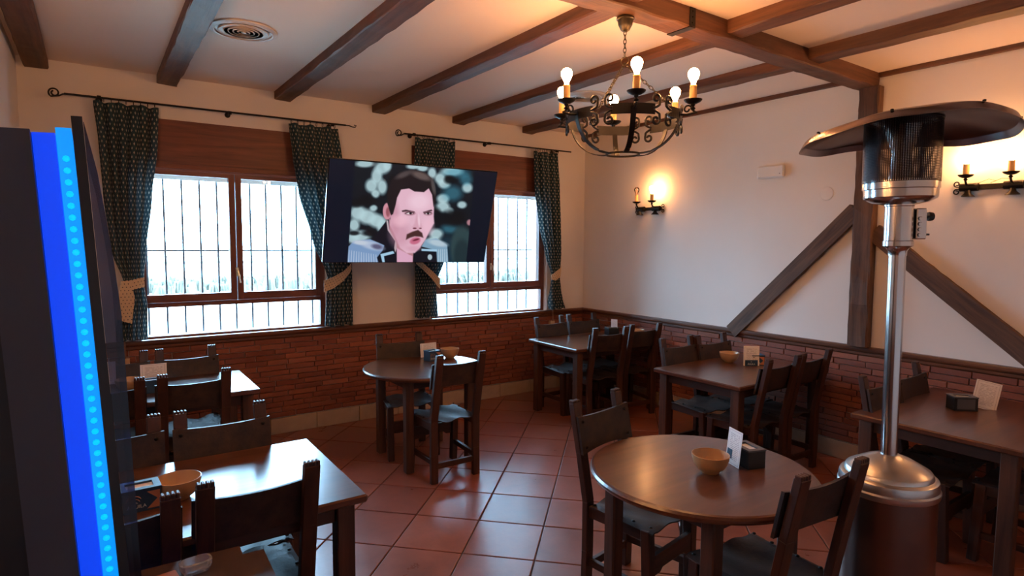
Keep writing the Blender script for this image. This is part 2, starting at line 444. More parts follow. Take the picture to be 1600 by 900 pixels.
# floor tiles laid at 45 degrees
def clip(poly, axis, val, keep_less):
    out = []
    for i in range(len(poly)):
        a, b = poly[i], poly[(i + 1) % len(poly)]
        ia = (a[axis] <= val) if keep_less else (a[axis] >= val); ib = (b[axis] <= val) if keep_less else (b[axis] >= val)
        if ia: out.append(a)
        if ia != ib:
            t = (val - a[axis]) / (b[axis] - a[axis]); out.append((a[0] + t * (b[0] - a[0]), a[1] + t * (b[1] - a[1])))
    return out
TS = 0.396; s2 = math.sqrt(.5)
def tile_mesh(poly, name):
    n = len(poly); cx = sum(p[0] for p in poly) / n; cy = sum(p[1] for p in poly) / n
    def inset(d):
        o = []
        for i in range(n):
            p0, p1, p2 = Vector(poly[i - 1]), Vector(poly[i]), Vector(poly[(i + 1) % n])
            e1 = (p1 - p0).normalized(); e2 = (p2 - p1).normalized()
            n1 = Vector((-e1.y, e1.x)); n2 = Vector((-e2.y, e2.x)); bis = (n1 + n2)
            if bis.length < 1e-3: bis = n1
            bis.normalize(); k = d / max(.35, bis.dot(n1)); q = p1 + bis * k
            o.append((q.x - cx, q.y - cy))
        return o
    mb = MB(); a = inset(.0035); b = inset(.0075)
    vs = [(x, y, -.006) for x, y in a] + [(x, y, -.002) for x, y in a] + [(x, y, 0) for x, y in b]
    fs = []
    for lv in (0, 1):
        for i in range(n): j = (i + 1) % n; fs.append((lv * n + i, lv * n + j, (lv + 1) * n + j, (lv + 1) * n + i))
    fs.append(tuple(range(2 * n, 3 * n)))
    mb.add(vs, fs)
    return mb.mesh(name, M['tile']), (cx, cy)
full = None
ox, oy = -1.517, -0.977
for i in range(-16, 17):
    for j in range(-16, 17):
        cs = []
        for a, b in ((0, 0), (1, 0), (1, 1), (0, 1)):
            uu, vv = (i + a) * TS, (j + b) * TS
            cs.append((ox + (uu - vv) * s2, oy + (uu + vv) * s2))
        P = cs
        for ax, val, kl in ((0, XL, False), (0, 0, True), (1, YN, False), (1, 0, True)):
            P = clip(P, ax, val, kl)
            if len(P) < 3: break
        if len(P) < 3: continue
        ar = 0.5 * abs(sum(P[k][0] * P[(k + 1) % len(P)][1] - P[(k + 1) % len(P)][0] * P[k][1] for k in range(len(P))))
        if ar < 0.006: continue
        if ar > TS * TS * .999:
            if full is None: full, _ = tile_mesh(P, 'floor_tile')
            me = full; c = (sum(p[0] for p in P) / 4, sum(p[1] for p in P) / 4)
        else: me, c = tile_mesh(P, 'floor_tile')
        o = bpy.data.objects.new('floor_tile', me); COL.objects.link(o); o.parent = floor
        o.location = (c[0], c[1], random.uniform(-.0004, .0004))

# brick dado
BP, RP, BZ0, NR = 0.242, 0.0463, 0.147, 15
brick_meshes = []
def brick_geo(mb, cx, cz, L, H, rnd):
    """brick in the xz plane, back at y=0, rough face towards -y"""
    t = .016 + rnd.uniform(-.002, .003); j = lambda s=.0012: rnd.uniform(-s, s)
    hx, hz = L / 2, H / 2; vs = []
    for (x, z) in ((-hx, -hz), (hx, -hz), (hx, hz), (-hx, hz)): vs.append((cx + x, 0, cz + z))
    for (x, z) in ((-hx, -hz), (hx, -hz), (hx, hz), (-hx, hz)): vs.append((cx + x + j(.001), -t + .003, cz + z + j(.001)))
    for (x, z) in ((-hx + .003, -hz + .003), (hx - .003, -hz + .003), (hx - .003, hz - .003), (-hx + .003, hz - .003)): vs.append((cx + x + j(), -t + j(), cz + z + j(.0015)))
    fs = [(8, 9, 10, 11)]
    for lv in (0, 4):
        for i in range(4): k = (i + 1) % 4; fs.append((lv + i, lv + k, lv + 4 + k, lv + 4 + i))
    mb.add(vs, fs)
for k in range(10):
    mb = MB(); brick_geo(mb, 0, 0, BP - .006, RP - .0045, random); brick_meshes.append(mb.mesh('brick', M['brick']))
def brick_wall(parent, length, to_world, rz, limit):
    """rows run along s = 0..length; bricks past `limit` are joined into one stuff part"""
    rest = MB()
    for r in range(NR):
        z = BZ0 + (r + .5) * RP; off = (0, .5, .22, .72)[r % 4] * BP + random.uniform(-.02, .02)
        s = -off
        while s < length:
            L = BP + random.choice((0, 0, 0, -.07, .0)); a, b = max(s, 0), min(s + L, length); s += L
            if b - a < .03: continue
            if b <= limit:
                o = bpy.data.objects.new('brick', random.choice(brick_meshes)); COL.objects.link(o); o.parent = parent
                o.location = to_world((a + b) / 2, z); o.rotation_euler = (0, 0, rz)
                o.scale = ((b - a) / BP, 1, 1)
            else:
                p = to_world((a + b) / 2, z); mb = MB(); brick_geo(mb, 0, 0, b - a - .006, RP - .0045, random)
                R = Matrix.Rotation(rz, 3, 'Z'); rest.add([R @ Vector(v) + Vector(p) for v in mb.v], mb.f)
    if rest.v:
        o = rest.build('brick_courses', M['brick'], parent); o['kind'] = 'stuff'
brick_wall(wall_far, -XL, lambda s, z: (-s, -.001, z), 0, 4.75)
brick_wall(wall_right, -YN, lambda s, z: (-.001, -s, z), -PI / 2, 4.72)
brick_wall(wall_left, -YN - .02, lambda s, z: (XL + .001, -s - .02, z), PI / 2, -1)
# stone skirting, one slab after another
def skirt(name, a, b, along, pos, side):
    mb = MB()
    if along == 'x': mbox(mb, a, b, pos - .006, pos, 0, .138)
    else: mbox(mb, pos - .006 if side < 0 else pos, pos if side < 0 else pos + .006, a, b, 0, .138)
    base = struct(mb.build(name, M['core']))
    n = int(round((b - a) / .41)); L = (b - a) / n
    me = MB().cbox((0, 0, 0), (L - .004, .012, .138), .002).mesh('skirting_slab', M['stone'])
    for i in range(n):
        o = bpy.data.objects.new('skirting_slab', me); COL.objects.link(o); o.parent = base
        c = a + (i + .5) * L
        if along == 'x': o.location = (c, pos - .010, .070)
        else: o.location = (pos + side * .010, c, .070); o.rotation_euler = (0, 0, PI / 2)
skirt('baseboard_far', XL, 0, 'x', 0, -1)
skirt('baseboard_right', YN, -.02, 'y', 0, -1)
skirt('baseboard_left', YN, -.02, 'y', XL, 1)
# dado rails
def rail_profile(mb, a, b, along, pos, sgn):
    pr = [(0, .842), (.022, .842), (.027, .85), (.027, .868), (.040, .876), (.045, .888), (.045, .903), (.040, .912), (0, .912)]
    vs = []
    for t in (a, b):
        for d, z in pr: vs.append((t, pos + sgn * d, z) if along == 'x' else (pos + sgn * d, t, z))
    n = len(pr); fs = [(i, (i + 1) % n, n + (i + 1) % n, n + i) for i in range(n)] + [tuple(range(n)), tuple(range(2 * n - 1, n - 1, -1))]
    mb.add(vs, fs)
mb = MB(); rail_profile(mb, XL, 0, 'x', 0, -1); struct(mb.build('trim_1', M['rail_x']))
mb = MB(); rail_profile(mb, YN, -.045, 'y', 0, -1); struct(mb.build('trim_2', M['rail_y']))
mb = MB(); rail_profile(mb, YN, -.045, 'y', XL, 1); struct(mb.build('trim_3', M['rail_y']))
struct(mbox(MB(), -.03, 0, -3.05, -.0, 2.898, ZC).build('trim_4', M['beam_y']))
struct(mbox(MB(), -.03, 0, YN, -3.22, 2.898, ZC).build('trim_5', M['beam_y']))

# ---------------------------------------------------------------- beams, girder, timber framing
def rough_beam(mb, a, b, w, h, seed, amp=.004, n=24):
    """hewn timber: long box along x or y with slightly uneven edges"""
    rnd = random.Random(seed); a, b = Vector(a), Vector(b); d = (b - a); L = d.length; d.normalize()
    up = Vector((0, 0, 1)); x = d.cross(up)
    if x.length < .1: up = Vector((1, 0, 0)); x = d.cross(up)
    x.normalize(); y = x.cross(d); vs = []; c = .007
    ring = [(-w / 2 + c, -h / 2), (w / 2 - c, -h / 2), (w / 2, -h / 2 + c), (w / 2, h / 2), (-w / 2, h / 2), (-w / 2, -h / 2 + c)]
    for i in range(n + 1):
        p = a + d * (L * i / n)
        for (u, v) in ring:
            k = 0 if (v > h / 2 - .001) else amp
            vs.append(p + x * (u + rnd.uniform(-k, k) * (1 if k else 0)) + y * (v + rnd.uniform(-k, k)))
    q = 6; fs = [(i * q + k, i * q + (k + 1) % q, (i + 1) * q + (k + 1) % q, (i + 1) * q + k) for i in range(n) for k in range(q)]
    fs += [tuple(range(q - 1, -1, -1)), tuple(range(n * q, n * q + q))]
    mb.add(vs, fs); return mb
bx = [-5.052, -4.262, -3.41, -2.55, -1.705, -.842]
ordn = ['leftmost', 'second from the left', 'third from the left', 'fourth from the left', 'fifth from the left', 'sixth from the left, above the corner']
for i, x in enumerate(bx):
    o = rough_beam(MB(), (x, -3.075, 2.862 + .036), (x, -.004, 2.862 + .036), .136, .072, i).build('ceiling_beam', M['beam_y'])
    tag(o, 'dark wooden ceiling beam from girder to window wall, ' + ordn[i], 'beam', 'beams over the window side')
bx2 = [-4.30, -3.45, -2.60, -1.745, -.905]
for i, x in enumerate(bx2):
    o = rough_beam(MB(), (x, YN + .005, 2.858 + .036), (x, -3.215, 2.858 + .036), .136, .076, 20 + i).build('ceiling_beam', M['beam_y'])
    tag(o, ['dark ceiling beam on the near side of the girder, first from the left wall', 'dark ceiling beam on the near side of the girder, overhead left of the camera axis',
            'dark ceiling beam on the near side of the girder, above the chandelier side', 'dark ceiling beam on the near side of the girder, meeting it above the right chandelier lamp',
            'dark ceiling beam on the near side of the girder, nearest to the right wall'][i], 'beam', 'beams over the near side')
girder = thing('girder', 'thick dark wooden girder crossing the ceiling to the timber post', 'beam', (0, -3.145, 2.88))
rough_beam(MB(), (XL + .005, 0, 0), (-.004, 0, 0), .146, .10, 50, .004, 60).build('timber', M['beam_x'], girder)
sb = MB(); sb.box((-2.115, -.0765, 0.0), (.045, .004, .096)); sb.box((-2.115, 0, -.0535), (.045, .157, .004)); sb.box((-2.115, .0765, 0.0), (.045, .004, .096))
so = sb.build('steel_strap', M['iron'], girder)
for z in (-.03, 0, .03): MB().lathe([(.006, 0), (.005, .003), (0, .004)], 8, mat=Matrix.Rotation(PI / 2, 3, 'X')).build('bolt', M['iron'], so, (-2.115, -.0785, z))
o = rough_beam(MB(), (-.042, -3.18, .914), (-.042, -3.18, 2.828), .140, .076, 61, .005).build('timber_post', M['post_z'])
tag(o, 'weathered vertical timber post on the right wall under the girder', 'post')
def brace(y0, z0, y1, z1, w, label, seed):
    L = math.hypot(y1 - y0, z1 - z0)
    mb = rough_beam(MB(), (0, 0, 0), (L, 0, 0), w, .05, seed, .004)
    # local x along the brace, local y across, local z out of the wall
    ex = Vector((0, (y1 - y0) / L, (z1 - z0) / L)); ez = Vector((-1, 0, 0)); ey = ez.cross(ex)
    o = mb.build('timber_brace', M['post_x']); o.matrix_world = Matrix.Translation((-.029, y0, z0)) @ Matrix((ex, ey, ez)).transposed().to_4x4()
    tag(o, label, 'brace')
brace(-2.072, .885, -3.115, 1.94, .125, 'slanting timber brace on the right wall, window side of the post', 62)
brace(-3.245, 1.775, -4.30, .905, .125, 'slanting timber brace on the right wall, behind the patio heater pole', 63)

# ---------------------------------------------------------------- windows
def window(n, x0, x1, pel0, strapx):
    w = bpy.data.objects.new('window_%d' % n, None); COL.objects.link(w); struct(w)
    cx = (x0 + x1) / 2; y = .085
    def pc(name, a, b, z0, z1, yy=y, d=.06, m='frame_z', par=w): return mbox(MB(), a, b, yy - d / 2, yy + d / 2, z0, z1).build(name, M[m], par)
    pc('frame_stile', x0, x0 + .045, .905, 2.24); pc('frame_stile', x1 - .045, x1, .905, 2.24)
    pc('frame_rail', x0 + .045, x1 - .045, .905, .925, m='frame_x'); pc('frame_rail', x0 + .045, x1 - .045, 1.15, 1.185, m='frame_x')
    pc('frame_rail', x0 + .045, x1 - .045, 2.225, 2.275, m='frame_x')
    for a, b in ((x0 + .04, cx - .003), (cx + .003, x1 - .04)):
        s = bpy.data.objects.new('casement', None); COL.objects.link(s); s.parent = w
        yy = y - .012
        pc('casement_stile', a, a + .046, 1.188, 2.222, yy, .062, 'frame_z', s); pc('casement_stile', b - .046, b, 1.188, 2.222, yy, .062, 'frame_z', s)
        pc('casement_rail', a + .046, b - .046, 1.188, 1.25, yy, .06, 'frame_x', s); pc('casement_rail', a + .046, b - .046, 2.19, 2.222, yy, .06, 'frame_x', s)
        pc('pane', a + .046, b - .046, 1.25, 2.19, yy + .01, .006, 'glass', s)
    h = MB(); h.cbox((cx, y - .052, 1.42), (.022, .016, .075), .004); h.tube([(cx, y - .06, 1.43), (cx, y - .088, 1.43), (cx + .005, y - .095, 1.40), (cx + .012, y - .095, 1.33)], .007, 8)
    h.build('handle', M['brass'], w)
    pc('pane', x0 + .045, x1 - .045, .925, 1.15, y, .006, 'glass')
    pc('shutter_slat', x0 + .03, x1 - .03, 2.165, 2.225, .18, .012, 'shutter')
    # shutter box board with a narrow batten
    mbox(MB(), pel0, x1 + .015, -.006, .012, 2.235, 2.605).build('shutter_board', M['frame_x'], w)
    mbox(MB(), pel0, x1 + .015, -.012, -.005, 2.270, 2.282).build('board_batten', M['frame_x'], w)
    # outer reveals and sill
    mb = MB(); mbox(mb, x1 - .008, x1 - .0005, .12, WT, .906, 2.6); mbox(mb, x0 + .0005, x0 + .008, .12, WT, .906, 2.6); mbox(mb, x0 + .008, x1 - .008, .12, WT + .02, .9055, .913)
    mb.build('outer_reveal', M['reveal'], w)
    # iron grille outside
    g = thing('window_grille', 'dark iron bars outside the %s window' % ('left' if n == 1 else 'right, partly television-covered'), 'grille', (x0, .262, .913), 0, 'window grilles')
    k = int((x1 - x0) / .131)
    me = MB().box((0, 0, .64), (.014, .014, 1.28)).mesh('bar', M['bars'])
    st = (-4.424 - x0) if n == 1 else (-.926 + .128 * 0 - x0) % .129
    xx = st % .131
    while xx < x1 - x0 - .02:
        if xx > .02:
            o = bpy.data.objects.new('bar', me); COL.objects.link(o); o.parent = g; o.location = (xx, 0, 0)
        xx += .131
    MB().box(((x1 - x0) / 2, .012, .682), (x1 - x0 - .02, .008, .012)).build('cross_bar', M['bars'], g)
    # roller strap and its plate
    s = thing('shutter_strap', 'beige shutter strap hanging to a small plate, by the %s window' % ('left' if n == 1 else 'right'), 'strap', (strapx, -.024, .74))
    MB().box((0, -.038, .20), (.018, .003, .32)).build('strap', M['tape'], s)
    MB().cbox((0, -.020, .01), (.062, .040, .085), .004).build('plate', M['strap'], s)
window(1, W1[0], W1[1], -4.60, -4.61)
window(2, W2[0], W2[1], -2.22, -.505)

# ---------------------------------------------------------------- outside
o = mbox(MB(), -60, 90, .31, 260, -.32, -.30).build('outdoor_ground', M['ground']); tag(o, kind='structure')
o = mbox(MB(), -60, 120, 26, 33, -.299, -.28).build('road', M['road']); tag(o, kind='structure')
rg = thing('guard_rail', 'long grey road guard rail outside beyond the scrub', 'guard rail', (10, 36, -.3))
MB().box((10, 0, .62), (110, .06, .16)).build('rail_band', M['rail_metal'], rg)
MB().box((10, 0, 1.0), (110, .05, .05)).build('top_rail', M['rail_metal'], rg)
pm = MB().box((0, .06, .5), (.10, .10, 1.0)).mesh('rail_post', M['rail_metal'])
for i in range(30):
    o = bpy.data.objects.new('rail_post', pm); COL.objects.link(o); o.parent = rg; o.location = (-30 + i * 3.2, 0, 0)
sc = MB(); rnd = random.Random(3)
for i in range(900):
    x = rnd.uniform(-14, 44); y = rnd.uniform(19, 23.5); h = rnd.uniform(.18, .55); w = rnd.uniform(.2, .6)
    for k in range(4):
        a = rnd.uniform(0, PI); dx, dy = math.cos(a) * w / 2, math.sin(a) * w / 2
        sc.add([(x - dx, y - dy, -.3), (x + dx, y + dy, -.3), (x + dx * .7, y + dy * .7, -.3 + h), (x - dx * .5 + rnd.uniform(-.05, .05), y - dy * .5, -.3 + h * rnd.uniform(.6, 1))], [(0, 1, 2, 3)])
o = sc.build('dry_scrub', M['scrub']); tag(o, 'low dry scrub in a band across the field outside', 'scrub', kind='stuff')

# ---------------------------------------------------------------- curtains
def interp(keys, t):
    for i in range(len(keys) - 1):
        a, b = keys[i], keys[i + 1]
        if a[0] >= t >= b[0] or a[0] <= t <= b[0]:
            k = (t - a[0]) / (b[0] - a[0]) if b[0] != a[0] else 0
            k = k * k * (3 - 2 * k) * .5 + k * .5
            return [a[j] + (b[j] - a[j]) * k for j in range(1, len(a))]
    return list(keys[-1][1:])
def curtain(keys, label, pleats, seed, rings, tie, tail=None):
    """keys: (z, x_left, x_right, depth amplitude)"""
    rnd = random.Random(seed); nu, nv = 120, 64
    zt, zb = keys[0][0], keys[-1][0]; ph = rnd.uniform(0, 6)
    root = thing('curtain', label, 'curtain', (keys[0][1], -.10, zb), 0, 'green curtains')
    ox_, oz_ = keys[0][1], zb
    vs = []; uv = []; fabric = (keys[0][2] - keys[0][1]) * 1.7
    for j in range(nv + 1):
        z = zt + (zb - zt) * j / nv; xl, xr, am = interp(keys, z)
        for i in range(nu + 1):
            u = i / nu
            uw = u + .012 * math.sin(6 * u + z * 2 + ph)
            w = math.sin(2 * PI * pleats * uw + ph + .35 * math.sin(z * 3)) + .35 * math.sin(2 * PI * (pleats * .5) * uw + ph * 2 + z * 1.1)
            x = xl + (xr - xl) * u + .2 * am * math.cos(2 * PI * pleats * uw + ph)
            y = am * w * (1 - .25 * math.sin(5 * z + 3 * u))
            zz = z + (.006 * math.sin(2 * PI * pleats * uw * .5 + ph) if j in (0, nv) else 0)
            vs.append((x - ox_, y, zz - oz_)); uv.append((u * fabric, z))
    fs = [(j * (nu + 1) + i, j * (nu + 1) + i + 1, (j + 1) * (nu + 1) + i + 1, (j + 1) * (nu + 1) + i) for j in range(nv) for i in range(nu)]
    me = bpy.data.meshes.new('cloth'); me.from_pydata(vs, [], fs); me.materials.append(M['curtain'])
    lay = me.uv_layers.new(name='uv'); idx = np.zeros(len(me.loops), dtype=np.int32); me.loops.foreach_get('vertex_index', idx)
    lay.data.foreach_set('uv', np.array(uv, dtype=np.float32)[idx].ravel()); me.polygons.foreach_set('use_smooth', [True] * len(me.polygons))
    o = bpy.data.objects.new('cloth', me); COL.objects.link(o); o.parent = root
    # rings on the rod
    rm = MB().tube([(0, .016 * math.cos(a), .016 * math.sin(a)) for a in [2 * PI * k / 14 for k in range(14)]], .0022, 5, True).mesh('ring', M['iron'])
    for k in range(rings):
        x = keys[0][1] + (keys[0][2] - keys[0][1]) * (k + .5) / rings
        r = bpy.data.objects.new('ring', rm); COL.objects.link(r); r.parent = root; r.location = (x - ox_, 0, zt + .014 - oz_)
    # tieback band: (points left->right across the front), strip height
    def band(pts, h, name, wrap=True):
        n = 28; V = []; U = []; acc = 0; last = None
        for i in range(n + 1):
            t = i / n * (len(pts) - 1); k = min(int(t), len(pts) - 2); q = t - k
            p = Vector(pts[k]).lerp(Vector(pts[k + 1]), q)
            hh = h[k] + (h[k + 1] - h[k]) * q if isinstance(h, (list, tuple)) else h
            if last is not None: acc += (p - last).length
            last = p.copy()
            for off, s in ((0, .5), (0, -.5), (.004, -.5), (.004, .5)):
                V.append((p.x - ox_, p.y + .10 + off, p.z + s * hh - oz_)); U.append((acc, s * hh))
        F = [(i * 4 + k, i * 4 + (k + 1) % 4, (i + 1) * 4 + (k + 1) % 4, (i + 1) * 4 + k) for i in range(n) for k in range(4)] + [(3, 2, 1, 0), (n * 4, n * 4 + 1, n * 4 + 2, n * 4 + 3)]
        me = bpy.data.meshes.new(name); me.from_pydata(V, [], F); me.materials.append(M['tieback'])
        lay = me.uv_layers.new(name='uv'); idx = np.zeros(len(me.loops), dtype=np.int32); me.loops.foreach_get('vertex_index', idx)
        lay.data.foreach_set('uv', np.array(U, dtype=np.float32)[idx].ravel())
        b = bpy.data.objects.new(name, me); COL.objects.link(b); b.parent = root; b['label'] = 'cream tieback with small dark motifs'
        return b
    band(*tie, 'tieback')
    if tail: # hanging end of the band, a slanted strip
        V = [Vector(p) for p in tail]; V2 = [p + Vector((0, .004, 0)) for p in V]; n = len(V)
        U = [(p.x, p.z) for p in V] * 2
        me = bpy.data.meshes.new('tieback_tail')
        me.from_pydata([(p.x - ox_, p.y + .10, p.z - oz_) for p in V + V2], [], [tuple(range(n)), tuple(range(2 * n - 1, n - 1, -1))] + [(i, (i + 1) % n, n + (i + 1) % n, n + i) for i in range(n)])
        me.materials.append(M['tieback']); lay = me.uv_layers.new(name='uv'); idx = np.zeros(len(me.loops), dtype=np.int32); me.loops.foreach_get('vertex_index', idx)
        lay.data.foreach_set('uv', np.array(U, dtype=np.float32)[idx].ravel())
        b = bpy.data.objects.new('tieback_tail', me); COL.objects.link(b); b.parent = root; b['label'] = 'cream hanging tieback end with small dark motifs'
    return root
curtain([(2.665, -4.74, -4.335, .022), (2.4, -4.72, -4.35, .024), (2.0, -4.705, -4.40, .022), (1.6, -4.67, -4.45, .020), (1.36, -4.60, -4.475, .016), (1.2, -4.64, -4.455, .02), (.93, -4.665, -4.46, .022)],
        'green printed curtain at the far left, tied low with a hanging cream band end', 6, 1, 9,
        ([(-4.615, -.128, 1.34), (-4.56, -.140, 1.345), (-4.50, -.138, 1.36), (-4.468, -.115, 1.365)], .075),
        [(-4.615, -.135, 1.38), (-4.555, -.140, 1.37), (-4.535, -.142, 1.25), (-4.560, -.150, 1.06), (-4.655, -.150, 1.10), (-4.64, -.142, 1.22)])
curtain([(2.665, -3.395, -2.975, .022), (2.4, -3.37, -2.94, .024), (2.1, -3.33, -2.885, .024), (1.7, -3.22, -2.87, .022), (1.36, -3.09, -2.865, .020), (1.2, -3.10, -2.865, .020), (.925, -3.115, -2.862, .022)],
        'green printed curtain right of the left window, passing behind the television edge', 6, 2, 8,
        ([(-3.125, -.125, 1.285), (-3.05, -.145, 1.315), (-2.96, -.150, 1.37), (-2.90, -.145, 1.43), (-2.868, -.118, 1.47)], [.10, .10, .085, .07, .06]))
curtain([(2.665, -2.225, -1.783, .022), (2.3, -2.235, -1.80, .022), (1.9, -2.24, -1.84, .022), (1.5, -2.24, -1.92, .020), (1.27, -2.235, -2.01, .016), (.94, -2.235, -1.985, .022)],
        'green printed curtain left of the right window, mostly behind the television', 6, 3, 8,
        ([(-2.235, -.118, 1.50), (-2.17, -.145, 1.44), (-2.08, -.150, 1.36), (-2.00, -.130, 1.285), (-1.975, -.115, 1.27)], [.06, .065, .08, .10, .10]))
curtain([(2.665, -.817, -.470, .020), (2.3, -.80, -.44, .022), (1.9, -.745, -.43, .022), (1.55, -.65, -.425, .018), (1.30, -.555, -.445, .014), (1.15, -.575, -.42, .018), (1.02, -.60, -.385, .02), (.93, -.585, -.345, .02)],
        'green printed curtain at the far right, beside the room corner', 5, 4, 7,
        ([(-.575, -.120, 1.295), (-.53, -.138, 1.305), (-.46, -.135, 1.345), (-.43, -.112, 1.39)], [.05, .10, .10, .07]))
def rod(x0, x1, xb, label, loop_end=True):
    r = thing('curtain_rod', label, 'curtain rod', (x0, -.10, 2.69)); L = x1 - x0
    MB().tube([(.09, 0, 0), (L, 0, .012)], .0075, 10).build('pole', M['iron'], r)
    sp = spiral((.035, 0, .0), .012, .034, PI * .6, 1.35, 26)
    sp = sp[::1] + [Vector((.06, 0, -.018)), Vector((.085, 0, -.003)), Vector((.12, 0, 0))]
    MB().tube(sp, .0055, 8).build('scroll_finial', M['iron'], r)
    if loop_end: MB().tube([(L - .01, 0, .012), (L + .03, 0, .012), (L + .06, 0, .004), (L + .085, 0, .004), (L + .095, 0, .018), (L + .075, 0, .022)], .005, 8).build('end_finial', M['iron'], r)
    for x in xb:
        b = MB().tube([(x - x0, .098, 0), (x - x0, .05, 0), (x - x0, .0, -.002)], .006, 8)
        b.lathe([(.014, -.012), (.014, .012)], 12, (x - x0, 0, .002), Matrix.Rotation(PI / 2, 3, 'Y'))
        b.lathe([(.022, 0), (.022, .004)], 12, (x - x0, .095, 0), Matrix.Rotation(-PI / 2, 3, 'X'))
        b.build('rod_bracket', M['iron'], r)
rod(-4.99, -2.90, (-4.70, -3.843, -3.02), 'wrought iron curtain rod with scroll end above the left window')
rod(-2.43, -.30, (-2.24, -1.392, -.50), 'wrought iron curtain rod with scroll end above the right window', False)

# ---------------------------------------------------------------- television
tv = thing('television', 'large flat television tilted down in front of the wall between the windows', 'television', (-2.569, -.784, 1.898))
tv.rotation_euler = (math.radians(16.8), math.radians(.5), math.radians(-4.4))
TW, TH = 1.45, .834
MB().cbox((0, .020, 0), (TW, .030, TH), .006).build('casing', M['bezel'], tv)
MB().cbox((0, .055, -.08), (TW * .6, .045, TH * .55), .012).build('back_cover', M['bezel'], tv)
def tv_picture():
    NX, NY = 380, 214
    m_ = .007
    # homography from screen uv to the sketch frame in which the picture was drawn
    src = [(0, 0), (1, 0), (1, 1), (0, 1)]; dst = [(170, 38), (1411, 150), (1308, 804), (120, 804)]
    A = []; B = []
    for (x, y), (X, Y) in zip(src, dst):
        A.append([x, y, 1, 0, 0, 0, -X * x, -X * y]); B.append(X); A.append([0, 0, 0, x, y, 1, -Y * x, -Y * y]); B.append(Y)
    h = np.linalg.solve(np.array(A, float), np.array(B, float))
    u, v = np.meshgrid(np.linspace(0, 1, NX), np.linspace(0, 1, NY))
    w = h[6] * u + h[7] * v + 1; X = (h[0] * u + h[1] * v + h[2]) / w; Y = (h[3] * u + h[4] * v + h[5]) / w
    img = np.zeros((NY, NX, 3)); img[:] = (14, 22, 30)
    def ell(cx, cy, rx, ry, col, soft=.25, rot=0, al=1.0, clipm=None):
        c, s_ = math.cos(math.radians(rot)), math.sin(math.radians(rot))
        dx, dy = X - cx, Y - cy; a = (dx * c + dy * s_) / rx; b = (-dx * s_ + dy * c) / ry
        d = np.sqrt(a * a + b * b); mk = np.clip((1 + soft / 2 - d) / soft, 0, 1) * al
        if clipm is not None: mk = mk * clipm
        img[:] = img * (1 - mk[..., None]) + np.array(col) * mk[..., None]
    def poly(pts, col, al=1.0, soft=6.0):
        inside = np.zeros(X.shape, bool); dist = np.full(X.shape, 1e9); n = len(pts)
        for i in range(n):
            x1, y1 = pts[i]; x2, y2 = pts[(i + 1) % n]
            cond = ((y1 > Y) != (y2 > Y)); xi = (x2 - x1) * (Y - y1) / ((y2 - y1) if y2 != y1 else 1e-9) + x1
            inside ^= cond & (X < xi)
            L2 = (x2 - x1) ** 2 + (y2 - y1) ** 2 + 1e-9; t = np.clip(((X - x1) * (x2 - x1) + (Y - y1) * (y2 - y1)) / L2, 0, 1)
            dist = np.minimum(dist, np.hypot(X - x1 - t * (x2 - x1), Y - y1 - t * (y2 - y1)))
        mk = np.clip(np.where(inside, dist, -dist) / soft + .5, 0, 1) * al
        img[:] = img * (1 - mk[..., None]) + np.array(col) * mk[..., None]
    # blurred foliage and flowers
    for e in [(430, 78, 70, 26), (560, 110, 55, 45), (520, 170, 40, 60), (480, 240, 45, 50), (560, 250, 35, 55), (510, 300, 30, 30), (600, 90, 30, 40),
              (380, 440, 60, 55), (450, 470, 70, 55), (520, 500, 60, 50), (560, 540, 40, 60), (350, 530, 40, 45), (400, 610, 70, 40), (340, 620, 50, 45), (495, 405, 28, 22),
              (790, 100, 50, 20), (860, 115, 40, 22), (990, 190, 40, 40), (1020, 230, 45, 35), (1190, 260, 38, 36), (1010, 340, 45, 35), (1010, 400, 50, 40), (1060, 430, 30, 25),
              (930, 150, 30, 40), (1150, 385, 34, 26), (960, 600, 50, 40), (940, 650, 60, 30), (1075, 140, 80, 30)]:
        ell(*e, (178, 208, 214), .6, al=.9)
    for e in [(1110, 150, 90, 35), (1080, 300, 70, 55), (1180, 200, 45, 40), (1060, 560, 60, 35)]: ell(*e, (70, 150, 175), .9, al=.55)
    for e in [(640, 200, 30, 40), (440, 350, 60, 40), (470, 590, 60, 22), (1060, 200, 40, 30), (1090, 480, 90, 60), (350, 590, 40, 16), (960, 470, 40, 60), (370, 370, 40, 30)]: ell(*e, (12, 16, 20), .7, al=.9)
    ell(1050, 730, 90, 120, (24, 48, 62), .5); ell(1150, 700, 85, 160, (44, 66, 70), .3); ell(1150, 760, 60, 120, (30, 48, 54), .4); ell(1205, 515, 20, 22, (170, 120, 130), .6)
    # jacket
    poly([(300, 805), (330, 700), (480, 640), (590, 500), (640, 560), (700, 690), (800, 720), (960, 680), (1060, 805)], (13, 17, 28))
    # shoulder ornaments
    poly([(300, 805), (306, 690), (345, 650), (470, 635), (575, 680), (560, 720), (520, 770), (530, 805)], (120, 150, 190)); ell(480, 680, 90, 30, (170, 185, 210), .6, 15); ell(520, 690, 40, 18, (90, 90, 120), .8, 10); ell(395, 660, 55, 16, (190, 200, 215), .7, 5)
    for k in range(12): poly([(305 + k * 19, 805), (312 + k * 18, 715 + k * 3), (316 + k * 18, 715 + k * 3), (311 + k * 19, 805)], (200, 212, 228), .8, 4)
    poly([(850, 690), (880, 640), (960, 630), (1040, 680), (1048, 805), (965, 805), (960, 720)], (125, 160, 185)); ell(970, 665, 70, 22, (175, 195, 208), .7, 12)
    for k in range(5): poly([(970 + k * 16, 805), (975 + k * 15, 710), (979 + k * 15, 710), (976 + k * 16, 805)], (195, 215, 225), .8, 4)
    # white trim and collar
    poly([(545, 745), (640, 722), (650, 740), (572, 760), (578, 805), (560, 805)], (160, 200, 225), soft=4)
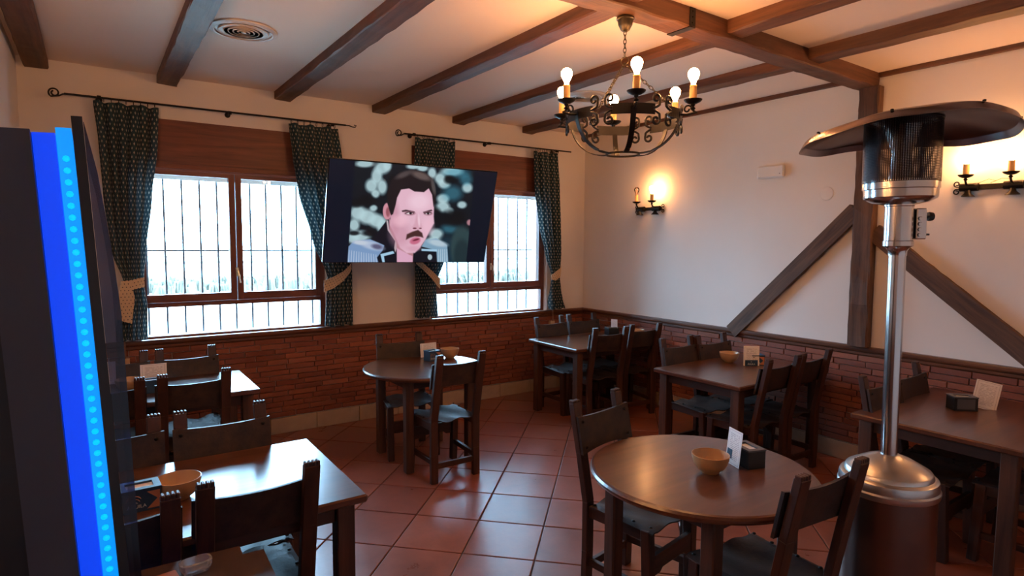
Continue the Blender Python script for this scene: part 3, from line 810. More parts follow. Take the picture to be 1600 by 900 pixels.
    poly([(850, 706), (965, 712), (965, 728), (850, 722)], (160, 200, 225), soft=4); ell(912, 768, 17, 21, (165, 185, 195), .3)
    poly([(590, 500), (602, 496), (612, 560), (668, 640), (672, 690), (655, 735), (648, 700), (655, 650), (600, 570)], (205, 185, 190), .9, 4)
    # neck and chest
    poly([(610, 480), (700, 600), (790, 740), (785, 805), (668, 805), (665, 660), (612, 560)], (178, 125, 135)); poly([(668, 700), (760, 750), (784, 760), (784, 805), (668, 805)], (215, 165, 190))
    # head
    ell(597, 430, 33, 62, (205, 140, 155), .15, 0); ell(603, 435, 16, 35, (150, 85, 95), .5)
    poly([(622, 470), (615, 330), (650, 220), (760, 170), (880, 190), (938, 270), (945, 380), (942, 470), (945, 520), (915, 570), (880, 640), (840, 700), (800, 738), (740, 738), (690, 700), (650, 600), (615, 530)], (222, 178, 196), soft=10)
    ell(690, 600, 75, 90, (196, 140, 160), .9, al=.6); ell(650, 470, 35, 110, (190, 130, 150), .9, al=.6); ell(835, 360, 75, 60, (238, 205, 220), .9, al=.7); ell(900, 540, 40, 60, (234, 188, 205), .9, al=.6); ell(690, 500, 55, 40, (240, 190, 205), .9, al=.6)
    # hair
    poly([(618, 440), (598, 370), (598, 290), (625, 200), (690, 140), (780, 122), (870, 140), (930, 190), (955, 270), (955, 350), (940, 400), (930, 310), (905, 262), (870, 290), (800, 285), (760, 262), (700, 270), (670, 330), (660, 380), (640, 450), (625, 460)], (30, 24, 28))
    ell(850, 170, 75, 26, (112, 96, 92), .8, 20, al=.8); ell(720, 160, 60, 20, (95, 84, 84), .9, -22, al=.7); ell(940, 250, 14, 60, (100, 92, 90), .8, -10, al=.7)
    # brows, eyes, nose
    poly([(705, 425), (735, 418), (800, 432), (800, 442), (740, 432), (708, 436)], (62, 42, 48), .95, 5); poly([(862, 436), (925, 418), (932, 428), (868, 447)], (62, 42, 48), .95, 5)
    ell(765, 445, 38, 15, (150, 100, 115), .6); ell(762, 446, 24, 8, (225, 210, 215), .4); ell(770, 445, 10, 9, (20, 15, 22), .3); poly([(728, 444), (760, 433), (795, 442), (795, 446), (760, 438), (730, 449)], (40, 25, 32), 1, 4)
    ell(900, 447, 30, 14, (150, 100, 115), .6); ell(898, 448, 20, 7, (225, 210, 215), .4); ell(900, 447, 9, 8, (20, 15, 22), .3); poly([(870, 446), (900, 436), (925, 440), (925, 445), (900, 441), (873, 451)], (40, 25, 32), 1, 4)
    poly([(815, 450), (835, 470), (855, 545), (840, 562), (800, 562), (782, 545), (800, 520)], (205, 150, 168), .6, 14); ell(800, 556, 14, 6, (110, 55, 70), .6); ell(842, 556, 10, 5, (110, 55, 70), .6); ell(832, 500, 9, 45, (240, 210, 222), .8, -5, al=.7)
    # moustache and mouth
    poly([(735, 640), (742, 600), (785, 580), (825, 568), (855, 590), (864, 625), (840, 618), (800, 615), (765, 625)], (70, 42, 42), 1, 9)
    ell(803, 648, 40, 25, (196, 104, 132), .4, -16); ell(810, 640, 25, 7, (110, 40, 60), .6, -16); ell(790, 705, 50, 20, (205, 150, 172), .9, al=.6)
    # side bars of the picture
    poly([(100, 0), (357, 0), (357, 50), (299, 810), (60, 860)], (6, 16, 32), 1, 3); poly([(1262, 0), (1500, 0), (1500, 900), (1180, 900), (1180, 805)], (6, 17, 32), 1, 3)
    img = np.clip(img, 0, 255) / 255.0
    lin = np.where(img <= .04045, img / 12.92, ((img + .055) / 1.055) ** 2.4)
    W_, H_ = TW - 2 * m_, TH - 2 * m_
    co = np.stack([(u - .5) * W_, np.full_like(u, 0.0), (.5 - v) * H_], -1).reshape(-1, 3)
    ii = (np.arange(NY - 1)[:, None] * NX + np.arange(NX - 1)[None]).ravel()
    quads = np.stack([ii, ii + NX, ii + NX + 1, ii + 1], -1)
    me = bpy.data.meshes.new('screen'); me.from_pydata(co.tolist(), [], quads.tolist())
    ca = me.color_attributes.new('picture', 'FLOAT_COLOR', 'POINT')
    ca.data.foreach_set('color', np.concatenate([lin.reshape(-1, 3), np.ones((NX * NY, 1))], 1).astype(np.float32).ravel())
    mt, nt, b = newmat('television_picture')
    at = nt.nodes.new('ShaderNodeAttribute'); at.attribute_name = 'picture'
    b.inputs['Base Color'].default_value = (.004, .006, .01, 1); b.inputs['Roughness'].default_value = .3
    nt.links.new(at.outputs['Color'], b.inputs['Emission Color']); b.inputs['Emission Strength'].default_value = 1.0
    me.materials.append(mt)
    o = bpy.data.objects.new('screen', me); COL.objects.link(o); o.parent = tv; o.location = (0, .0035, 0)
    o['label'] = 'lit screen showing a man with a moustache in a dark jacket'
tv_picture()
br = thing('television_bracket', 'black metal arm holding the television off the wall between the windows', 'bracket', (-2.54, -.004, 1.88))
MB().cbox((0, -.01, 0), (.22, .018, .36), .003).build('wall_plate', M['iron'], br)
a = MB(); a.bar((0, -.02, .06), (.22, -.36, .02), .03, .05); a.bar((.22, -.36, .02), (-.02, -.63, 0), .03, .05); a.lathe([(.028, -.06), (.028, .06)], 12, (.22, -.36, .02)); a.build('swing_arm', M['iron'], br)

# ---------------------------------------------------------------- chairs
def make_chair():
    t = thing('chair', 'chair', 'chair')
    # rear posts, toothed tops
    pm = MB()
    pts = [(0, 0, 0), (0, .004, .20), (0, .004, .44), (0, -.040, .67), (0, -.088, .905)]
    for a, b in zip(pts[:-1], pts[1:]): pm.bar(a, (b[0], b[1], b[2] + (.003 if b[2] < .8 else 0)), .054, .032, (0, 1, 0), .003)
    for k in range(4): pm.cbox((-.0204 + k * .0136, -.0885, .909), (.0108, .029, .018), .003)
    pme = pm.mesh('rear_leg', M['chair_z'])
    for s in (-1, 1):
        o = bpy.data.objects.new('rear_leg', pme); COL.objects.link(o); o.parent = t; o.location = (s * .167, 0, 0)
    fm = MB(); fm.bar((0, 0, 0), (0, 0, .425), .046, .046, (0, 1, 0), .003); fme = fm.mesh('front_leg', M['chair_z'])
    for s in (-1, 1):
        o = bpy.data.objects.new('front_leg', fme); COL.objects.link(o); o.parent = t; o.location = (s * .180, .365, 0); o.rotation_euler = (.05, -s * -.0, 0)
    for s in (-1, 1):
        MB().bar((s * .167, .018, .395), (s * .176, .342, .395), .030, .052, ch=.002).build('seat_rail', M['chair_y'], t)
        MB().bar((s * .167, .018, .145), (s * .178, .342, .145), .024, .036, ch=.002).build('side_stretcher', M['chair_y'], t)
    MB().bar((-.139, .004, .120), (.139, .004, .120), .022, .040, ch=.002).build('rear_stretcher', M['chair_x'], t)
    # front board with a cut lower edge
    zs = [(-.156, .215), (-.11, .215), (-.09, .232), (.09, .232), (.11, .215), (.156, .215), (.156, .305), (-.156, .305)]
    V = [(x, y, z) for y in (.350, .372) for x, z in zs]; n = 8
    MB().add(V, [tuple(range(n)), tuple(range(2 * n - 1, n - 1, -1))] + [(i, (i + 1) % n, n + (i + 1) % n, n + i) for i in range(n)]).build('front_stretcher', M['chair_x'], t)
    # back panel: leather-covered board in front of the posts, hollow top edge
    nx = 14; V = []
    for yo in (0, .013):
        for i in range(nx + 1):
            u = -1 + 2 * i / nx; x = u * .202; c = 1 - u * u
            ztop, zbot = .850 - .014 * c, .672 + .012 * c
            yb = .013 - .012 * c
            V.append((x, yb + yo - .040 - (zbot - .672) * .2, zbot)); V.append((x, yb + yo - .076, ztop))
    q = 2 * (nx + 1); F = []
    for i in range(nx):
        a = 2 * i
        F += [(a, a + 1, a + 3, a + 2), (q + a, q + a + 2, q + a + 3, q + a + 1), (a + 1, q + a + 1, q + a + 3, a + 3), (a, a + 2, q + a + 2, q + a)]
    F += [(0, q, q + 1, 1), (2 * nx, 2 * nx + 1, q + 2 * nx + 1, q + 2 * nx)]
    bo = MB().add(V, F).build('backrest', M['leather'], t, (0, .014, 0))
    sm = MB().lathe([(.008, 0), (.0085, .002), (.006, .005), (0, .0065)], 10)
    sm1 = sm.mesh('stud', M['iron'])
    for s in (-1, 1):
        for z, yy in ((.822, -.0445), (.702, -.0180)):
            o = bpy.data.objects.new('stud', sm1); COL.objects.link(o); o.parent = bo; o.location = (s * .170, yy - .001, z); o.rotation_euler = (-PI / 2, 0, 0)
    # slung leather seat
    nx, ny = 18, 10; V = []
    rnd = random.Random(5)
    for lay in (0, 1):
        for j in range(ny + 1):
            for i in range(nx + 1):
                u = -1 + 2 * i / nx; v = j / ny
                hw = .170 + .012 * v + .020; x = u * hw; y = .022 + v * .362
                if abs(u) > .75 and v < .01: y += .004
                sag = .026 * (1 - (u * 1.05) ** 2) if abs(u) < .95 else 0
                z = .436 - max(0, sag) * (.6 + .4 * math.sin(PI * v)) + .004 * math.sin(7 * u + 5 * v) - (.010 if abs(u) > .99 else 0)
                z += .006 * (1 if v > .95 or v < .05 else 0) * math.sin(6 * u)
                V.append((x, y, z - lay * .006))
    q = (nx + 1) * (ny + 1); F = []
    for j in range(ny):
        for i in range(nx):
            a = j * (nx + 1) + i; F.append((a, a + 1, a + nx + 2, a + nx + 1)); F.append((q + a, q + a + nx + 1, q + a + nx + 2, q + a + 1))
    for i in range(nx): F.append((i, q + i, q + i + 1, i + 1)); a = ny * (nx + 1) + i; F.append((a, a + 1, q + a + 1, q + a))
    for j in range(ny): a = j * (nx + 1); F.append((a, a + nx + 1, q + a + nx + 1, q + a)); b = a + nx; F.append((b, q + b, q + b + nx + 1, b + nx + 1))
    mbs = MB(); mbs.add(V, F, True); se = mbs.build('seat', M['leather'], t)
    for s in (-1, 1):
        for y in (.05, .15, .27, .360):
            o = bpy.data.objects.new('stud', sm1); COL.objects.link(o); o.parent = se; o.location = (s * (.172 + .02 * y), y, .436)
    return t
chair0 = make_chair()
used = [False]
def chair(a, b, facing, label, group):
    """a, b: left and right rear post positions measured on the floor; facing +1 looks to the windows, -1 to the room"""
    mx_, my_ = (a[0] + b[0]) / 2, (a[1] + b[1]) / 2
    ang = math.atan2(b[1] - a[1], b[0] - a[0]) * (1 if True else 0)
    rz = ang if facing > 0 else ang + PI
    place(chair0, used[0], (mx_, my_ , 0), rz, label, group); used[0] = True
GL = 'chairs at the left window table'; GN = 'chairs at the left near table'; GC = 'chairs at the corner table'; GM = 'chairs at the middle right table'; GR = 'chairs at the right table'; GO = 'chairs at the round tables'
chair((-4.42, -0.636), (-4.09, -0.634), -1, 'dark wooden chair against the brick wall under the left window, right one of the pair', GL)
chair((-4.855, -0.636), (-4.512, -0.636), -1, 'dark wooden chair against the brick wall under the left window, left one of the pair', GL)
chair((-4.486, -1.392), (-4.143, -1.385), 1, 'dark wooden chair on the near side of the left window table, right one', GL)
chair((-4.93, -1.400), (-4.586, -1.400), 1, 'dark wooden chair, near side of the left window table, half hidden by the machine', GL)
chair((-4.483, -2.454), (-4.155, -2.46), -1, 'dark wooden chair on the window side of the left near table, right one', GN)
chair((-4.92, -2.446), (-4.585, -2.446), -1, 'dark wooden chair on the window side of the left near table, beside the machine', GN)
chair((-4.51, -3.223), (-4.182, -3.221), 1, 'dark chair with worn leather seat on the near side of the left near table', GN)
chair((-4.949, -3.256), (-4.61, -3.256), 1, 'dark wooden chair at lower left, post in front of the ochre bowl', GN)
chair((-2.875, -0.804), (-2.553, -0.864), -1, 'dark wooden chair with back to the brick wall behind the far round table', GO)
chair((-2.877, -1.733), (-2.561, -1.738), 1, 'dark wooden chair with bluish leather seat in front of the far round table', GO)
chair((-1.07, -0.590), (-0.735, -0.582), -1, 'dark wooden chair, window side of the corner table, left one under the curtain', GC)
chair((-0.633, -0.575), (-0.304, -0.600), -1, 'dark wooden chair, window side of the corner table, in the room corner', GC)
chair((-1.066, -1.325), (-0.76, -1.378), 1, 'dark wooden chair on the near side of the corner table, left one', GC)
chair((-0.614, -1.331), (-0.302, -1.372), 1, 'dark wooden chair, near side of the corner table, right one by the wall', GC)
chair((-1.041, -2.224), (-0.711, -2.234), -1, 'dark wooden chair on the window side of the middle right table, left one', GM)
chair((-0.661, -2.272), (-0.336, -2.281), -1, 'dark wooden chair, window side of the middle right table, by the brick wall', GM)
chair((-1.118, -3.04), (-0.796, -3.048), 1, 'dark wooden chair on the near side of the middle right table, left one', GM)
chair((-0.701, -3.038), (-0.379, -3.044), 1, 'dark wooden chair, near side of the middle right table, by the brick wall', GM)
chair((-1.111, -3.8), (-0.784, -3.8), -1, 'dark wooden chair behind the right table, left of the heater pole', GR)
chair((-0.699, -3.782), (-0.368, -3.782), -1, 'dark wooden chair behind the right table, right of the heater pole', GR)
chair((-0.95, -4.61), (-0.615, -4.61), 1, 'dark wooden chair pushed under the right table at the photo edge', GR)
chair((-2.868, -3.286), (-2.534, -3.229), -1, 'dark wooden chair behind the near round table, to the left of it', GO)
chair((-2.858, -4.254), (-2.535, -4.284), 1, 'dark wooden chair in front of the near round table, before the heater', GO)

# ---------------------------------------------------------------- tables
TZ = .72
def rect_table(x0, x1, y0, y1, label):
    cx, cy = (x0 + x1) / 2, (y0 + y1) / 2; w, d = x1 - x0, y1 - y0
    t = thing('dining_table', label, 'table', (cx, cy, 0), 0, 'rectangular dining tables')
    MB().cbox((0, 0, TZ - .016), (w, d, .032), .007).build('tabletop', M['table_x'], t)
    ix, iy = .075, .065
    for sx in (-1, 1):
        for sy in (-1, 1): MB().cbox((0, 0, (TZ - .033) / 2), (.068, .068, TZ - .033), .004).build('leg', M['leg'], t, (sx * (w / 2 - ix), sy * (d / 2 - iy), 0))
    for sy in (-1, 1): MB().cbox((0, sy * (d / 2 - iy), TZ - .033 - .035), (w - 2 * ix - .07, .024, .068), .002).build('apron', M['chair_x'], t)
    for sx in (-1, 1): MB().cbox((sx * (w / 2 - ix), 0, TZ - .033 - .035), (.024, d - 2 * iy - .07, .068), .002).build('apron', M['chair_y'], t)
rect_table(-5.06, -3.912, -1.29, -.598, 'dark wooden table by the wall under the left window')
rect_table(-5.08, -3.950, -3.245, -2.453, 'dark wooden table at the left with bright window glare and an ochre bowl')
rect_table(-1.24, -.10, -1.322, -.595, 'dark wooden table in the far corner between window wall and right wall')
rect_table(-1.255, -.12, -3.00, -2.240, 'dark wooden table against the right wall below the left brace')
rect_table(-1.245, -.12, -4.50, -3.713, 'dark wooden table at the right edge behind the heater')
def round_table(cx, cy, label):
    t = thing('round_table', label, 'table', (cx, cy, 0), 0, 'round dining tables')
    MB().lathe([(0.001, TZ - .034), (.45, TZ - .034), (.462, TZ - .030), (.468, TZ - .02), (.468, TZ - .012), (.462, TZ - .003), (.452, TZ), (0.001, TZ)], 96, smooth=False).build('tabletop', M['table_x'], t)
    for sx in (-1, 1):
        for sy in (-1, 1): MB().bar((0, 0, 0), (0, 0, TZ - .036), .062, .062, (0, 1, 0), .006).build('leg', M['leg'], t, (sx * .255, sy * .255, 0))
    for s in (-1, 1):
        MB().cbox((0, s * .255, TZ - .070), (.448, .026, .068), .002).build('apron', M['chair_x'], t); MB().cbox((s * .255, 0, TZ - .070), (.026, .448, .068), .002).build('apron', M['chair_y'], t)
round_table(-2.69, -1.195, 'round dark wooden table by the brick wall under the television')
round_table(-2.675, -3.785, 'round dark wooden table in the foreground with a warm lamp reflection')
# small table with rounded corners at the lower left
t = thing('side_table', 'small dark worn table with rounded corner at the lower left edge', 'table', (-4.68, -3.665, 0))
bm = bmesh.new(); bmesh.ops.create_cube(bm, size=1)
for v in bm.verts: v.co = Vector((v.co.x * .60, v.co.y * .56, v.co.z * .03))
bmesh.ops.bevel(bm, geom=[e for e in bm.edges if abs(e.verts[0].co.z - e.verts[1].co.z) > .01], offset=.06, segments=6, affect='EDGES')
me = bpy.data.meshes.new('tabletop'); bm.to_mesh(me); bm.free(); me.materials.append(M['worn'])
o = bpy.data.objects.new('tabletop', me); COL.objects.link(o); o.parent = t; o.location = (0, 0, TZ - .015); o.rotation_euler = (0, 0, -.03)
for sx in (-1, 1):
    for sy in (-1, 1): MB().bar((0, 0, 0), (0, 0, TZ - .03), .05, .05, (0, 1, 0), .004).build('leg', M['leg'], t, (sx * .23, sy * .21, 0))

# ---------------------------------------------------------------- table things
bowl0 = tag(MB().lathe([(0.001, .004), (.030, .004), (.034, 0), (.037, .001), (.040, .008), (.056, .020), (.068, .038), (.0755, .062), (.0775, .078), (.0745, .079), (.070, .062), (.062, .040), (.048, .022), (.030, .013), (0.001, .011)], 48).build('bowl', M['bowl']), 'bowl', 'bowl', 'ochre bowls on the tables')
for i, (x, y, lb) in enumerate([(-4.547, -2.885, 'ochre ceramic bowl beside the printed napkin box, lower left'), (-4.62, -.90, 'ochre ceramic bowl beside the machine edge on the left window table'),
                                (-2.373, -1.03, 'ochre ceramic bowl on the far round table behind a chair back'), (-2.676, -3.835, 'ochre ceramic bowl on the near round table'),
                                (-.555, -2.42, 'ochre ceramic bowl on the middle right table against the bricks'), (-.235, -1.10, 'ochre ceramic bowl on the corner table near the right wall')]):
    o = bowl0 if i == 0 else bowl0.copy()
    if i: COL.objects.link(o)
    o.location = (x, y, TZ + .0005); o['label'] = lb
def card(x, y, rz, label, w=.105, h=.150, z=TZ, tilt=-.10, roll=0):
    me = MB().box((0, 0, h / 2), (w, .0016, h)).mesh('menu_card', M['card'])
    lay = me.uv_layers.new(name='uv')
    for l in me.loops:
        c = me.vertices[l.vertex_index].co; lay.data[l.index].uv = (c.x / w + .5, c.z / h)
    o = bpy.data.objects.new('menu_card', me); COL.objects.link(o); o.location = (x, y, z + .001); o.rotation_euler = (tilt, roll, rz)
    return tag(o, label, 'menu', 'white menu cards on the tables')
def text_mesh(s, size, mat, name='lettering', extrude=.0003):
    cu = bpy.data.curves.new('t', 'FONT'); cu.body = s; cu.size = size; cu.extrude = extrude; cu.align_x = 'CENTER'; cu.align_y = 'CENTER'
    to = bpy.data.objects.new('t', cu); COL.objects.link(to)
    dg = bpy.context.evaluated_depsgraph_get(); me = bpy.data.meshes.new_from_object(to.evaluated_get(dg)); bpy.data.objects.remove(to)
    me.name = name; me.materials.clear(); me.materials.append(mat); return me
def holder(x, y, rz, label, W=.125, D=.085, H=.082, front='copper', print_=True, shell='navy'):
    t = thing('napkin_holder', label, 'napkin holder', (x, y, TZ + .0005), rz, 'napkin holders on the tables')
    b = MB(); mbox(b, -W / 2, W / 2, -D / 2, D / 2, 0, .004); mbox(b, -W / 2, W / 2, -D / 2, -D / 2 + .004, .004, H - .006); mbox(b, -W / 2, W / 2, D / 2 - .004, D / 2, .004, H - .006)
    mbox(b, -W / 2, -W / 2 + .004, -D / 2 + .004, D / 2 - .004, .004, H - .006); mbox(b, W / 2 - .004, W / 2, -D / 2 + .004, D / 2 - .004, .004, H - .006)
    b.build('box', M[shell], t)
    r = MB(); e = .002; k = .020
    mbox(r, -W / 2 - e, W / 2 + e, -D / 2 - e, -D / 2 + k, H - .007, H); mbox(r, -W / 2 - e, W / 2 + e, D / 2 - k, D / 2 + e, H - .007, H)
    mbox(r, -W / 2 - e, -W / 2 + k, -D / 2 + k, D / 2 - k, H - .007, H); mbox(r, W / 2 - k, W / 2 + e, -D / 2 + k, D / 2 - k, H - .007, H); r.build('top_frame', M['greypanel'] if front != 'copper' else M[shell], t)
    mbox(MB(), -W / 2 + .010, W / 2 - .010, -D / 2 + .010, D / 2 - .010, .010, H - .008).build('napkins', M['napkin'], t)
    if print_:
        for s, ro in ((-1, 0), (1, PI)):
            f = bpy.data.objects.new('printed_face', None); COL.objects.link(f); f.parent = t; f.location = (0, s * (D / 2 + .0006), H / 2); f.rotation_euler = (0, 0, ro)
            V = [(W / 2 - .004, 0, -.034), (W / 2 - .004, 0, .028), (W / 2 - .045, 0, .028), (W / 2 - .012, 0, -.002), (W / 2 - .045, 0, -.034)]
            MB().add(V + [(a, .0004, c) for a, _, c in V], [tuple(range(5)), (9, 8, 7, 6, 5)] + [(i, (i + 1) % 5, 5 + (i + 1) % 5, 5 + i) for i in range(5)]).build('corner_print', M['copper'], f)
            MB().box((-W / 2 + .012, 0, -.003), (.012, .0008, .060)).build('side_print', M['greypanel'], f)
            # eagle mark: curved head and wing
            arc = [(-.022 + .022 * math.cos(a) * 1.0, -.0006, .004 + .015 * math.sin(a)) for a in [math.radians(q) for q in range(10, 200, 12)]]
            em = MB(); em.tube(arc, .002, 6, flat=(.001, .005), up=(0, 1, 0)); em.tube([(-.030, -.0006, .000), (-.020, -.0006, .010), (-.008, -.0006, .004), (-.004, -.0006, -.002)], .002, 6, flat=(.001, .004), up=(0, 1, 0))
            em.build('eagle_mark', M['labeltan'], f)
            for tx, sz, zz in (('EL', .008, -.006), ('ÁGUILA', .017, -.020)):
                o = bpy.data.objects.new('lettering', text_mesh(tx, sz, M['label'])); COL.objects.link(o); o.parent = f; o.location = (-.014, -.0008, zz); o.rotation_euler = (PI / 2, 0, 0)
    return t
holder(-4.672, -2.895, .05, 'navy and copper printed napkin box beside the ochre bowl, lower left', W=.125, D=.095)
holder(-4.50, -1.00, 0, 'small dark napkin box behind the chair posts at the left window table', print_=False)
holder(-2.545, -1.045, .15, 'navy and copper printed napkin box on the far round table', W=.105)
holder(-.335, -.84, -.2, 'black napkin box on the corner table', print_=False, shell='blackplastic', front='black')
h = holder(-.462, -2.600, -.6, 'napkin box with a navy label standing behind the menu on the middle right table', W=.10, D=.10)
holder(-2.462, -3.866, -PI / 2 - .3, 'black napkin box behind the leaning menu on the near round table', print_=False, shell='blackplastic', front='black')
h = holder(-.625, -4.045, -.75, 'black napkin box with grey face on the right table', print_=False, shell='blackplastic', front='black')
MB().box((0, -.044, .040), (.095, .001, .060)).build('grey_face', M['greypanel'], h)
card(-4.48, -.86, -.03, 'white menu card standing on the left window table behind chair posts', tilt=-.08, w=.150, h=.150)
card(-4.735, -.62, -.1, 'white menu card seen through the smoked door of the machine', tilt=-.08)
card(-2.500, -.90, .02, 'white menu card behind the napkin box on the far round table', w=.150, h=.115, z=TZ, tilt=-.12)
card(-.320, -.86, -1.2, 'small white menu card rising from the black napkin box in the corner', w=.07, h=.09, z=TZ + .072, tilt=0)
c1 = card(-.540, -2.612, -.6, 'white menu card with navy foot on the middle right table', w=.125, h=.155, tilt=-.06)
MB().box((.0, -.0014, .020), (.100, .0012, .048)).build('navy_band', M['navy'], c1)
for tx, sz, zz in (('EL', .010, .030), ('ÁGUILA', .017, .012)):
    o = bpy.data.objects.new('lettering', text_mesh(tx, sz, M['label'])); COL.objects.link(o); o.parent = c1; o.location = (0, -.0024, zz); o.rotation_euler = (PI / 2, 0, 0)
c2 = card(-2.530, -3.838, -PI / 2 - .38, 'white menu card leaning on the black napkin box of the near round table', w=.10, h=.155, tilt=-.10)
MB().box((-.025, -.0014, .045), (.035, .0012, .040)).build('navy_band', M['navy'], c2)
card(-.515, -4.115, -1.05, 'white menu card leaning askew behind the black box on the right table', w=.125, h=.165, tilt=-.2, roll=.2)
# glass object and napkin on the small table
t = thing('glass_ashtray', 'clear rounded glass ashtray on the small worn table, lower left', 'ashtray', (-4.565, -3.475, TZ + .0005), .1)
g = MB(); prof = []
for k in range(28):
    a = 2 * PI * k / 28; sx, sy = math.copysign(abs(math.cos(a)) ** .6, math.cos(a)), math.copysign(abs(math.sin(a)) ** .6, math.sin(a)); prof.append((sx, sy))
V = []; lv = [(.036, .024, 0), (.042, .029, .014), (.043, .030, .030), (.036, .024, .032), (.031, .019, .012)]
for a, b, z in lv: V += [(a * p, b * q, z) for p, q in prof]
F = [(l * 28 + k, l * 28 + (k + 1) % 28, (l + 1) * 28 + (k + 1) % 28, (l + 1) * 28 + k) for l in range(4) for k in range(28)] + [tuple(range(27, -1, -1)), tuple(range(4 * 28, 5 * 28))]
g.add(V, F, True)
M['solidglass'] = plain('solid_glass', (.85, .88, .92, 1), .06); M['solidglass'].node_tree.nodes['Principled BSDF'].inputs['Transmission Weight'].default_value = .8
g.build('dish', M['solidglass'], t)
o = MB().cbox((0, 0, .006), (.10, .07, .012), .003).build('folded_napkin', M['copper'], None, (-4.66, -3.50, TZ + .0005), (0, 0, .12)); tag(o, 'folded pinkish brown napkin left of the glass ashtray', 'napkin')

# ---------------------------------------------------------------- patio heater
HX, HY = -2.045, -4.265
h = thing('patio_heater', 'tall stainless steel patio heater with wide tarnished hood', 'heater', (HX, HY, 0))
h.rotation_euler = Matrix.Rotation(-.012, 3, Vector((.5695, .8185, 0))).to_euler()
MB().lathe([(.235, 0), (.24, .01), (.24, .05), (.225, .06)], 64).build('base', M['brushed'], h)
MB().lathe([(.179, .06), (.179, .655), (.168, .655)], 72).build('tank_housing', M['housing'], h)
MB().lathe([(.172, .650), (.186, .652), (.189, .662), (.189, .675), (.184, .682), (.184, .700), (.180, .715), (.172, .722), (.164, .724), (.160, .738), (.156, .744), (.09, .782), (.045, .800), (.036, .802)], 72).build('housing_lid', M['brushed'], h)
MB().lathe([(.031, .80), (.031, 1.66)], 32).build('pole', M['steel'], h)
MB().lathe([(.033, 1.635), (.034, 1.655), (.042, 1.668), (.055, 1.676), (.055, 1.695), (.052, 1.698), (.052, 1.835), (.055, 1.838), (.055, 1.848)], 40).build('burner_neck', M['steel'], h)
MB().lathe([(.052, 1.842), (.100, 1.852), (.127, 1.866), (.131, 1.872), (.131, 1.902), (.136, 1.905), (.136, 1.940), (.130, 1.94)], 64).build('burner_bowl', M['steel'], h)
# control box on the right side of the neck
R = Matrix.Rotation(math.radians(-34.8), 3, 'Z')
def hp(x, y, z): v = R @ Vector((x, y, 0)); return (v.x, v.y, z)
mb = MB(); mb.cbox(hp(.071, 0, 1.765), (.042, .075, .125), .004, R); mb.build('control_box', M['steel'], h)
mb = MB(); mb.lathe([(.006, 0), (.006, .022), (.017, .024), (.019, .032), (.017, .044), (0.001, .045)], 16, hp(.092, 0, 1.795), R @ Matrix.Rotation(PI / 2, 3, 'Y')); mb.build('control_knob', M['blackplastic'], h)
mb = MB(); mb.lathe([(.007, 0), (.007, .02), (.004, .022), (.004, .034), (0.001, .034)], 12, hp(.092, 0, 1.722), R @ Matrix.Rotation(PI / 2, 3, 'Y')); mb.build('gas_valve', M['blackplastic'], h)
mb = MB(); 
for k in range(4): mb.lathe([(.008, 0), (.008, .01), (0.001, .012)], 8, hp(.06, -.036, 1.72 + k * .022), R @ Matrix.Rotation(PI / 2, 3, 'X'))
mb.build('pipe_fittings', M['steel'], h)
# perforated burner screen
sc = MB(); rr = .137
for k in range(40):
    z = 1.93 + k * .0062; n = 56
    V = []; 
    for zz in (z, z + .0030): V += [(rr * math.cos(2 * PI * i / n), rr * math.sin(2 * PI * i / n), zz) for i in range(n)]
    sc.add(V, [(i, (i + 1) % n, n + (i + 1) % n, n + i) for i in range(n)])
for i in range(110):
    a0, a1 = 2 * PI * i / 110, 2 * PI * (i + .5) / 110
    sc.add([(rr * math.cos(a), rr * math.sin(a), z) for a, z in ((a0, 1.93), (a1, 1.93), (a1, 2.178), (a0, 2.178))], [(0, 1, 2, 3)])
o = sc.build('burner_screen', M['screen_metal'], h); o['kind'] = 'stuff'
MB().lathe([(.133, 2.176), (.140, 2.176), (.140, 2.184), (.133, 2.184)], 56).build('screen_cap', M['screen_metal'], h)
MB().lathe([(.03, 1.90), (.045, 1.95), (.035, 2.05), (.075, 2.16), (.12, 2.175)], 32).build('inner_reflector', M['steel'], h)
# three support rods, the wide hood and its bolts
for k in range(3):
    a = math.radians(30 + 120 * k); o = MB().tube([(.10 * math.cos(a), .10 * math.sin(a), 2.175), (.10 * math.cos(a), .10 * math.sin(a), 2.196)], .006, 8).build('hood_rod', M['iron'], h)
nr, na = 26, 96; V = []
def hood_z(r, a):
    f = r / .378; z = 2.205 - .060 * f ** 2.2 - (.020 if f > .97 else 0)
    z += .012 * math.cos(2 * (a - .4)) * f ** 2 - .034 * f * math.cos(a - math.radians(112)) - .050 * f * f * max(0, math.cos(a + math.radians(35))) ** 2      # bent, hanging towards the left
    if f > .45: z += .006 * math.sin(8 * a) * (f - .45)
    return z
for lay in (0, 1):
    for i in range(nr + 1):
        r = .378 * i / nr
        for k in range(na): a = 2 * PI * k / na; V.append((r * math.cos(a), r * math.sin(a), hood_z(r, a) - lay * .0025))
F = []; q = (nr + 1) * na
for i in range(nr):
    for k in range(na):
        a, b = i * na + k, i * na + (k + 1) % na; F.append((a, b, b + na, a + na)); F.append((q + a, q + a + na, q + b + na, q + b))
for k in range(na): a, b = nr * na + k, nr * na + (k + 1) % na; F.append((a, b, q + b, q + a))
ho = MB().add(V, F, True).build('hood', M['hood'], h)
for k in range(8):
    a = 2 * PI * k / 8 + .3; r = .366; MB().lathe([(.006, 0), (.006, .006), (0.001, .008)], 8, (r * math.cos(a), r * math.sin(a), hood_z(r, a))).build('hood_screw', M['iron'], ho)
for x, y in ((-.03, -.02), (0, .02), (.03, -.02), (.05, .02)): MB().lathe([(.007, 0), (.007, .016), (0.001, .018)], 8, (x, y, 2.204)).build('hood_screw', M['iron'], ho)

